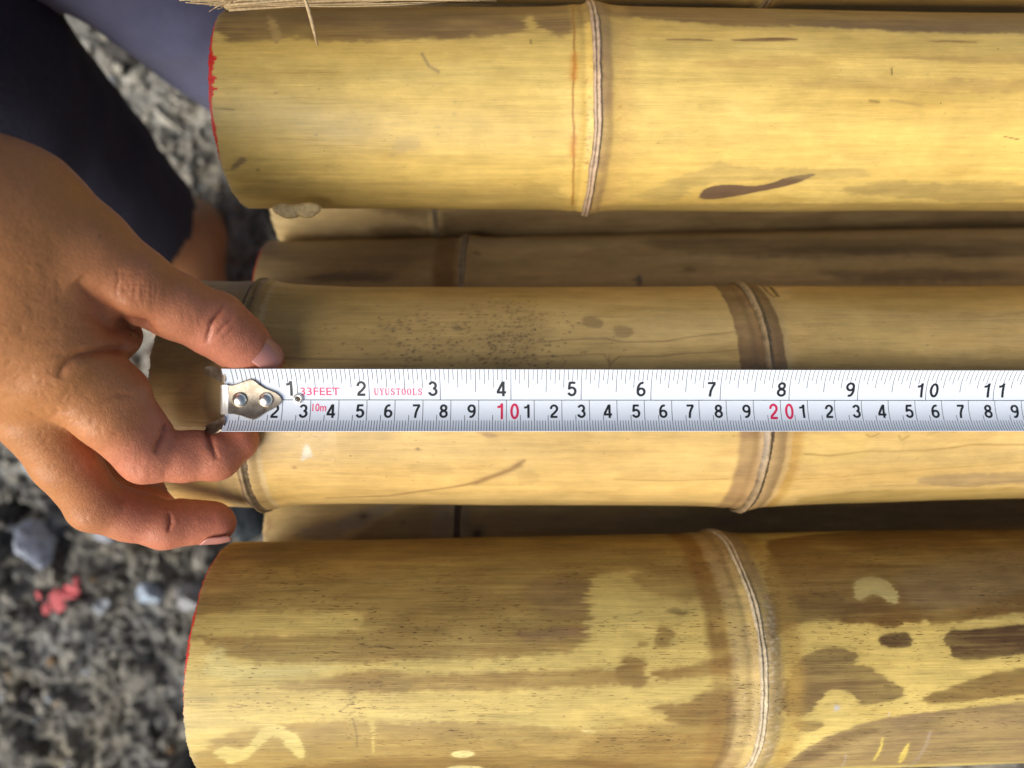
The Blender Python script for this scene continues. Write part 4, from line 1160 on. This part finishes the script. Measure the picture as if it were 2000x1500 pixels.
def build_person():
    V, Q = surface_nets(hand, (-.335, -.085, -.078), (-.07, .135, .125), .0013)
    V, Q = subdivide(V, Q); V = project(hand, V, .0005)
    V = project(hand, V, .0005)
    front = V[:, 0] > -.20
    # finer around the fingers
    V2, Q2 = V, Q
    fq = front[Q].all(1)
    nrm = normals(V, Q)
    px = 1000 + V[:, 0] / (D - V[:, 2]) * F; py = 750 - V[:, 1] / (D - V[:, 2]) * F
    facing = sstep(-.1, .25, (nrm * ((np.array([0, 0, D]) - V) / np.linalg.norm(np.array([0, 0, D]) - V, axis=1)[:, None])).sum(1))
    disp = np.zeros(len(V)); dark = np.zeros(len(V))
    wob = (fbm(V[:, 0] * 300, V[:, 1] * 300, V[:, 2] * 300, seed=4, octv=3) - .5) * 4
    mmpx = (D - V[:, 2]) / F * 1000
    for (pl, dep, w, *end) in CREASE:
        xs_ = [q[0] for q in pl]; ys_ = [q[1] for q in pl]; pad = 26 + w * 20
        sel = (px > min(xs_) - pad) & (px < max(xs_) + pad) & (py > min(ys_) - pad) & (py < max(ys_) + pad)
        if not sel.any(): continue
        d = np.full(len(V), 99.); tpar = np.zeros(len(V))
        dd_, tp_ = crease_d(pl, (px + wob)[sel], (py + wob * .8)[sel])
        d[sel] = dd_ * mmpx[sel]; tpar[sel] = tp_
        m = np.where(sel, (.65 * np.exp(-d / w) + .35 * np.exp(-(d / (2 * w)) ** 2)) * facing * np.sqrt(np.clip(np.sin((tpar * .5 if end == [1] else .5 + tpar * .5 if end == [2] else tpar) * math.pi), 0, 1)), 0)
        disp -= m * dep * .001
        dark = np.maximum(dark, m * min(1, dep * 1.6))
    disp += (fbm(V[:, 0] * 90, V[:, 1] * 90, V[:, 2] * 90, seed=8, octv=3) - .5) * .0007
    disp += (fbm(V[:, 0] * 700, V[:, 1] * 700, V[:, 2] * 700, seed=18, octv=2) - .5) * .00012
    disp *= 1
    # thumb nail lies in a shallow recess
    V = V + nrm * disp[:, None]
    # skin colour: browner on the back, pinker towards finger tips and knuckles
    def near(p, r): return np.exp(-(((V - p) ** 2).sum(1)) / r ** 2)
    base = np.array([.45, .195, .070]); pinkc = np.array([.52, .19, .108]); tipc = np.array([.62, .19, .12])
    pk = np.clip(near(thumb[4][0], .02) + near(thumb[6][0], .02) + near(index[3][0], .022) + near(index[5][0], .02) + near(index[2][0], .018) + near(middle[4][0], .022) + near(middle[5][0], .02) + near(ring[4][0], .03) + near(thumb[2][0], .02) * .6, 0, 1)
    t = fbm(V[:, 0] * 60, V[:, 1] * 60, V[:, 2] * 60, seed=2, octv=4)
    tone = base * (1 - pk[:, None]) + pinkc * pk[:, None]
    tp = np.clip(near(thumb[6][0], .009) + near(index[5][0], .010) + near(middle[5][0], .009), 0, 1)[:, None] * .7
    tone = tone * (1 - tp) + tipc * tp
    tone *= (.86 + .28 * t)[:, None]
    tone *= 1 - .35 * dark[:, None] * np.array([.6, 1, 1])
    for (mx, my, mr) in ((114, 694, .55), (76, 670, .4), (193, 462, .3), (262, 655, .2), (48, 332, .25)):
        dd = np.hypot(px - mx, py - my) * mmpx
        tone *= 1 - .6 * (np.exp(-(dd / mr) ** 2) * facing)[:, None]
    HV, HQ, HT = V, Q, tone

    # ---- the rest of the body, squatting above left of the picture
    RK, RA = np.array([-.315, .205, -.03]), np.array([-.276, .108, -.335])
    LK, LA = np.array([-.300, .308, .02]), np.array([-.09, .163, -.345])
    RH, LH = np.array([-.52, .56, -.20]), np.array([-.30, .66, -.20])
    RSH, LSH = np.array([-.47, .15, .27]), np.array([-.19, .41, .30])
    HEAD = np.array([-.30, .20, .56])
    def legs(P, g=0.0):
        d = 9.
        for K, A, H in ((RK, RA, RH), (LK, LA, LH)):
            calf = K + (A - K) * .35
            e = smin(seg(P, K, calf, .055 + g, .051 + g), seg(P, calf, A, .051 + g, .034 + g), .02)
            e = smin(e, seg(P, H, K, .085 + g, .060 + g), .02)
            d = smin(d, e, .01) if not np.isscalar(d) else e
        return d
    def feet(P):
        d = 9.
        for A, t in ((RA, np.array([.030, -.175, 0])), (LA, np.array([.05, -.165, 0]))):
            heel = A + (-.004, .020, -.055); toe = A + t * .8 + (0, 0, -.062)
            e = smin(seg(P, A, heel, .034, .030), seg(P, A + (0, 0, -.01), toe, .034, .020), .015)
            e = smin(e, seg(P, heel, toe + (.0, 0, 0), .028, .024), .02)
            s = np.cross(t / np.linalg.norm(t), [0, 0, 1])
            for j in range(5):
                b = toe + s * (-.034 + .017 * j); l = b + t / np.linalg.norm(t) * (.034 - .006 * abs(j - 1)) + (0, 0, -.006)
                e = smin(e, seg(P, b, l, .011, .0085 if j else .011), .004)
            d = e if np.isscalar(d) else np.minimum(d, e)
        return d
    def torso(P, g=0.):
        mid = (RSH + LSH) / 2; hip = (RH + LH) / 2
        d = seg(P, hip, hip + (mid - hip) * .5, .13 + g, .12 + g)
        d = smin(d, seg(P, hip + (mid - hip) * .5, mid - (0, 0, .04), .12 + g, .12 + g), .05)
        d = smin(d, seg(P, RSH, LSH, .058 + g, .058 + g), .05)
        return d
    LHd = np.array([-.12, .34, .11])
    def arms(P, g=0.):
        d = smin(seg(P, RSH, EL, .050 + g, .040 + g), seg(P, EL, (WR1 + WR2) / 2 + (-.075, .015, .014), .040 + g, .031 + g), .012)
        le = np.array([-.16, .52, .03])
        d = smin(d, smin(seg(P, LSH, le, .050 + g, .040 + g), seg(P, le, LHd, .040 + g, .027 + g), .01), .01)
        return d
    def head(P):
        nk = (RSH + LSH) / 2
        d = smin(seg(P, nk, HEAD - (0, 0, .07), .055, .052), seg(P, HEAD - (-.005, .02, .05), HEAD + (0, .01, .03), .062, .082), .03)
        fw = np.array([.35, -.9, -.25]); fw /= np.linalg.norm(fw); sd = np.cross(fw, [0, 0, 1]); sd /= np.linalg.norm(sd); upv = np.cross(sd, fw)
        d = smin(d, seg(P, HEAD + fw * .035 - upv * .07, HEAD + fw * .05 - upv * .06, .04, .036), .03)
        d = smin(d, seg(P, HEAD + fw * .078 + upv * .0, HEAD + fw * .098 - upv * .03, .008, .013), .01)
        for s in (-1, 1):
            d = smin(d, seg(P, HEAD + sd * s * .078 + upv * .01, HEAD + sd * s * .08 - upv * .035, .014, .009), .006)
            e = seg(P, HEAD + fw * .088 + sd * s * .03 - upv * .002, HEAD + fw * .088 + sd * s * .034, .012, .012)
            d = -smin(-d, e, .008)
        d = smin(d, seg(P, HEAD + fw * .088 - upv * .058 - sd * .02, HEAD + fw * .088 - upv * .058 + sd * .02, .007, .007), .006)
        return d
    def lhand(P):
        d = seg(P, LHd, LHd + (.05, -.05, -.01), .028, .030)
        for j in range(4):
            a = LHd + (.045 + .010 * j, -.060 + .012 * j, -.01); b = a + (.030, -.026, -.018); c = b + (.008, -.010, -.026)
            d = smin(d, smin(seg(P, a, b, .0095, .0085), seg(P, b, c, .0085, .007), .002), .003)
        a = LHd + (.01, -.03, -.01); d = smin(d, smin(seg(P, a, a + (.0, -.045, -.01), .012, .0095), seg(P, a + (0, -.045, -.01), a + (.015, -.065, -.02), .0095, .008), .003), .006)
        return d
    def body(P):
        P = np.asarray(P, np.float32)
        return smin(smin(smin(smin(legs(P), feet(P), .01), torso(P), .03), smin(arms(P), lhand(P), .008), .02), head(P), .015)
    BV, BQ = surface_nets(body, (-.80, -.14, -.45), (.06, .86, .66), .0075)
    BV = BV.astype(np.float64)
    BV += normals(BV, BQ) * ((fbm(BV[:, 0] * 40, BV[:, 1] * 40, BV[:, 2] * 40, seed=6) - .5) * .002)[:, None]
    sk = np.array([.36, .165, .075]); BT = sk * (.8 + .4 * fbm(BV[:, 0] * 30, BV[:, 1] * 30, BV[:, 2] * 30, seed=3))[:, None]
    M_SKIN, nt, bs = new_mat('skin')
    at = N(nt, 'ShaderNodeAttribute', attribute_name='tone')
    tc = N(nt, 'ShaderNodeTexCoord')
    wn_ = N(nt, 'ShaderNodeTexNoise', inp={'Scale': 350, 'Detail': 2}); nt.links.new(tc.outputs['Object'], wn_.inputs['Vector'])
    va = N(nt, 'ShaderNodeVectorMath', operation='MULTIPLY_ADD'); va.inputs[1].default_value = (.0018,) * 3
    nt.links.new(wn_.outputs['Color'], va.inputs[0]); nt.links.new(tc.outputs['Object'], va.inputs[2])
    vo = N(nt, 'ShaderNodeTexVoronoi', feature='DISTANCE_TO_EDGE', inp={'Scale': 620}); nt.links.new(va.outputs[0], vo.inputs['Vector'])
    vo2 = N(nt, 'ShaderNodeTexVoronoi', feature='DISTANCE_TO_EDGE', inp={'Scale': 1500}); nt.links.new(va.outputs[0], vo2.inputs['Vector'])
    hgt = mrange(nt, vo.outputs['Distance'], 0, .16, 0, 1); hg2 = mrange(nt, vo2.outputs['Distance'], 0, .2, 0, 1)
    n = noise(nt, (500, 500, 500), 3, .6)
    f = mrange(nt, n, .3, .7, .93, 1.07)
    vm = N(nt, 'ShaderNodeVectorMath', operation='SCALE'); nt.links.new(at.outputs['Color'], vm.inputs[0]); nt.links.new(f, vm.inputs['Scale'])
    cc = mix(nt, 'MULTIPLY', mrange(nt, vo.outputs['Distance'], 0, .06, .22, 0), vm.outputs[0], (.55, .38, .33))
    nt.links.new(cc, bs.inputs['Base Color'])
    bs.inputs['Roughness'].default_value = .39
    bs.inputs['Specular IOR Level'].default_value = .45
    bs.inputs['Subsurface Weight'].default_value = .25
    bs.inputs['Subsurface Radius'].default_value = (1, .35, .15)
    bs.inputs['Subsurface Scale'].default_value = .0035
    b1 = bump(nt, bs, hgt, .00006, .8)
    bump(nt, bs, hg2, .00003, .5, b1)
    person = make_mesh('person', np.concatenate([HV, BV]), np.concatenate([HQ, BQ + len(HV)]), M_SKIN, attr={'tone': np.concatenate([HT, BT])})
    tag(person, 'person squatting beyond the pole ends, brown hand pinching the end of the tape measure', 'person')

    # ---- clothes
    def cloth(name, fn, lo, hi, h, mat, keep, amp=.004, fs=14):
        V, Q = surface_nets(fn, lo, hi, h)
        V = V.astype(np.float64); n = normals(V, Q)
        fold = fbm(V[:, 0] * fs, V[:, 1] * fs, V[:, 2] * fs * 1.7, seed=12, octv=3) - .5
        V = V + n * (fold * amp * 2)[:, None]
        Q = Q[keep(V[Q].mean(1))]
        u, inv = np.unique(Q, return_inverse=True)
        o = make_mesh(name, V[u], inv.reshape(-1, 4), mat, person)
        s = o.modifiers.new('thickness', 'SOLIDIFY'); s.thickness = .0015; s.offset = -1
        return o
    M_TR, nt, bs = new_mat('trouser_cloth')
    n = noise(nt, (900, 900, 900), 3, .6); n2 = noise(nt, (60, 60, 60), 3, .5)
    nt.links.new(mix(nt, 'MIX', mrange(nt, n2, .3, .7, 0, 1), (.085, .092, .185), (.115, .122, .225)), bs.inputs['Base Color'])
    bs.inputs['Roughness'].default_value = .85
    bs.inputs['Sheen Weight'].default_value = .3
    bump(nt, bs, n, .0006, .8)
    tr = lambda P: smin(legs(np.asarray(P, np.float32), .0055), seg(np.asarray(P, np.float32), (RH + LH) / 2, (RH + LH) / 2 + (-.02, -.03, .09), .14, .132), .04)
    def leg_shade(P):  # added layer over the right trouser leg, standing in for its shade
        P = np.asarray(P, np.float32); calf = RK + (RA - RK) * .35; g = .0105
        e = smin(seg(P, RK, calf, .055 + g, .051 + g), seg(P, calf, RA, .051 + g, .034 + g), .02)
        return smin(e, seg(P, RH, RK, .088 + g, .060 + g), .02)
    def keep_tr(c):
        k = np.ones(len(c), bool)
        for K, A in ((RK, RA), (LK, LA)):
            e = (A - K) / np.linalg.norm(A - K); t = (c - K) @ e; L = np.linalg.norm(A - K)
            dist = np.linalg.norm((c - K) - t[:, None] * e, axis=1)
            k &= ~((t > L - .030) & (dist < .12))
        return k & (c[:, 2] < -.09 + 9 * (c[:, 1] < .5)) & ((leg_shade(c) > -.0005) | ((c - RK) @ ((RA - RK) / np.linalg.norm(RA - RK)) > np.linalg.norm(RA - RK) * .87))
    cloth('trousers', tr, (-.72, .0, -.42), (.02, .84, .12), .006, M_TR, keep_tr, .005, 20)
    M_SH = plain('shirt_cloth', (.05, .05, .06), .9, nscale=300, namt=.2, bmp=.0004)
    sh = lambda P: smin(torso(np.asarray(P, np.float32), .010), arms(np.asarray(P, np.float32), .008), .03)
    def keep_sh(c):
        a = (WR1 + WR2) / 2 + (-.075, .015, .014); e = (a - EL) / np.linalg.norm(a - EL); t = (c - EL) @ e
        d = np.linalg.norm((c - EL) - t[:, None] * e, axis=1)
        le = np.array([-.16, .52, .03]); e2 = (LHd - le) / np.linalg.norm(LHd - le); t2 = (c - le) @ e2; d2 = np.linalg.norm((c - le) - t2[:, None] * e2, axis=1)
        return ~((t > np.linalg.norm(a - EL) * .55) & (d < .1)) & ~((t2 > np.linalg.norm(LHd - le) * .6) & (d2 < .09)) & (np.linalg.norm(c - HEAD + (0, 0, .10), axis=1) > .085)
    cloth('shirt', sh, (-.84, .05, -.40), (.02, .86, .45), .007, M_SH, keep_sh, .004, 14)
    M_SHADE = plain('shaded_trouser_cloth', (.018, .019, .040), .95, nscale=300, namt=.2, bmp=.0004)  # same blue trousers in deep shade: the darkness is put into this colour
    def keep_shade(c):
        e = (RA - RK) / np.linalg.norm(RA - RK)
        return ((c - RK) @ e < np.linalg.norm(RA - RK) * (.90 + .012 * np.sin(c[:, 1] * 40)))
    cloth('trouser_leg_shade', leg_shade, (-.70, .0, -.40), (-.15, .75, .10), .006, M_SHADE, keep_shade, .005, 20)
    M_HAIR = plain('hair', (.012, .009, .008), .45, nscale=400, namt=.5, bmp=.003)
    fw = np.array([.35, -.9, -.25]); fw /= np.linalg.norm(fw)
    hr = lambda P: np.maximum(seg(np.asarray(P, np.float32), HEAD + (-.005, .02, -.03), HEAD + (0, .01, .035), .072, .092), (np.asarray(P) - (HEAD + fw * .045)) @ fw - .0 * 1)
    hv, hq = surface_nets(hr, tuple(HEAD - .14), tuple(HEAD + .15), .005)
    make_mesh('hair', hv, hq, M_HAIR, person)
    M_EYE = plain('eye', (.7, .68, .65), .2)
    sd = np.cross(fw, [0, 0, 1]); sd /= np.linalg.norm(sd)
    for s in (-1, 1):
        ey = make_mesh('eye', ICO3[0] * .0115 + HEAD + fw * .074 + sd * s * .031, ICO3[1], M_EYE, person)
        make_mesh('iris', ICO3[0] * .0062 + HEAD + fw * .0805 + sd * s * .031, ICO3[1], M_HAIR, ey)

    # ---- nails
    M_NAIL, nt, bs = new_mat('finger_nail')
    bs.inputs['Base Color'].default_value = (.50, .22, .18, 1); bs.inputs['Roughness'].default_value = .28; bs.inputs['Coat Weight'].default_value = .3
    def nail(c, ax, nd, L, Wd, rad):
        ax = ax / np.linalg.norm(ax); nd = nd - (nd @ ax) * ax; nd /= np.linalg.norm(nd); sd = np.cross(ax, nd)
        u, v = np.meshgrid(np.linspace(-1, 1, 17), np.linspace(-1, 1, 17), indexing='ij')
        nd0 = nd
        for _ in range(6): c = c - nd0 * (float(hand(c[None].astype(np.float32))[0]) - .00045)
        k = np.sqrt(1 - .5 * v ** 2 * .9); uu = u * k
        a = v * np.sqrt(1 - .35 * u ** 4) * Wd / rad / 2
        pts = c + (uu * L / 2)[..., None] * ax + (np.sin(a) * rad)[..., None] * sd + ((np.cos(a) - 1) * rad - .0005 * np.clip(u, 0, 1) ** 2 * 2)[..., None] * nd
        o = make_mesh('nail', pts.reshape(-1, 3), grid_faces(17, 17), M_NAIL, person)
        m = o.modifiers.new('thickness', 'SOLIDIFY'); m.thickness = .0006; m.offset = 0
    tt = thumb[6][0] - thumb[5][0]
    nail(thumb[6][0] + np.array([.30, .36, .88]) * .0083 + tt * .12, tt, np.array([.32, .36, .87]), .0140, .0120, .0088)
    tm = middle[5][0] - middle[4][0]
    nail(middle[5][0] + (.001, -.0062, .0032), tm, np.array([0, -.9, .3]), .0115, .0105, .0070)
build_person()

# ------------------------------------------------------------------ loose fibres
def tube(P, rad, n=6):
    P = np.array(P, float); V = []; Fc = []
    for i, p in enumerate(P):
        t = P[min(i + 1, len(P) - 1)] - P[max(i - 1, 0)]; t /= np.linalg.norm(t)
        a = np.cross(t, [0, 0, 1.]); a = a / np.linalg.norm(a) if np.linalg.norm(a) > 1e-6 else np.array([1., 0, 0]); b = np.cross(t, a)
        for k in range(n):
            w = 2 * math.pi * k / n; V.append(p + (a * math.cos(w) + b * math.sin(w)) * rad[i])
    for i in range(len(P) - 1):
        for k in range(n): Fc.append((i * n + k, i * n + (k + 1) % n, (i + 1) * n + (k + 1) % n, (i + 1) * n + k))
    Fc += [tuple(range(n))[::-1], tuple((len(P) - 1) * n + k for k in range(n))]
    return V, Fc
def build_fibres():
    M = plain('dry_fibre', (.52, .38, .20), .7, nscale=900, namt=.3)
    rg = np.random.default_rng(5)
    VV, FF, off = [], [], 0
    knot = W(446, 6, .006)
    def add(pts, r0, r1):
        nonlocal off
        n = 9; P = np.array(pts); t = np.linspace(0, 1, n)
        if len(P) == 3:
            C = ((1 - t) ** 2)[:, None] * P[0] + (2 * t * (1 - t))[:, None] * P[1] + (t ** 2)[:, None] * P[2]
        else: C = P[0] + t[:, None] * (P[1] - P[0])
        v, f = tube(C, r0 + (r1 - r0) * t)
        VV.append(np.array(v)); FF.extend([tuple(i + off for i in q) for q in f]); off += len(v)
    for i in range(42):
        e = W(rg.uniform(560, 1000), rg.uniform(-30, 9), rg.uniform(-.002, .009)); m = (knot + e) / 2 + rg.normal(0, .0012, 3)
        add([knot + rg.normal(0, .0012, 3), m, e], rg.uniform(.00022, .00055), .00012)
    for (px, py, r) in ((350, 1, .0005), (362, 5, .0004), (385, 8, .0003), (408, 23, .00032), (420, 15, .0005), (418, 8, .0004), (425, 18, .0003), (372, 3, .0005), (410, 12, .0003)):
        add([knot + rg.normal(0, .0008, 3), (knot + W(px, py, .008)) / 2 + rg.normal(0, .0006, 3), W(px, py, .008)], r * 1.5, r * .4)
    for i in range(26):
        add([knot + rg.normal(0, .001, 3), knot + (rg.uniform(-.006, .006), .004, rg.uniform(-.003, .003)), knot + (rg.uniform(-.012, .02), .012, rg.uniform(-.002, .006))], .0004, .00015)
    o = make_mesh('fibre_bundle', np.concatenate(VV), FF, M)
    tag(o, 'frayed bundle of pale dry fibres lying over the upper left corner of the top pole', 'fibres')
    P = [W(592, -12, .018), W(603, 20, .015), W(612, 55, .011), W(620, 89, .006)]
    v, f = tube(P, [.0006, .0007, .00065, .0004])
    tag(make_mesh('straw', v, f, M), 'single pale straw sticking down over the top pole', 'straw')
    # splintered chip under the rim of the upper pole
    MC = plain('fresh_chip', (.80, .58, .26), .6, nscale=500, namt=.25, bmp=.0006)
    VV, FF, off = [], [], 0
    for i, (px, py, s) in enumerate([(553, 409, .0022), (566, 413, .0026), (590, 410, .0024), (604, 408, .0024), (600, 416, .0019), (578, 410, .0018)]):
        V = ICO2[0] * (s * 2.1, s * 1.15, s) * (1 + .35 * (fbm(ICO2[0][:, 0] * 2.5 + i, ICO2[0][:, 1] * 3, ICO2[0][:, 2] * 3, seed=i) - .5))[:, None]
        VV.append(V + W(px, py, -.034)); FF.append(ICO2[1] + off); off += len(V)
    tag(make_mesh('wood_chip', np.concatenate(VV), np.concatenate(FF), MC, smooth=False), 'pale splintered bamboo chip caught under the rim of the uppermost full pole', 'wood chip')
build_fibres()
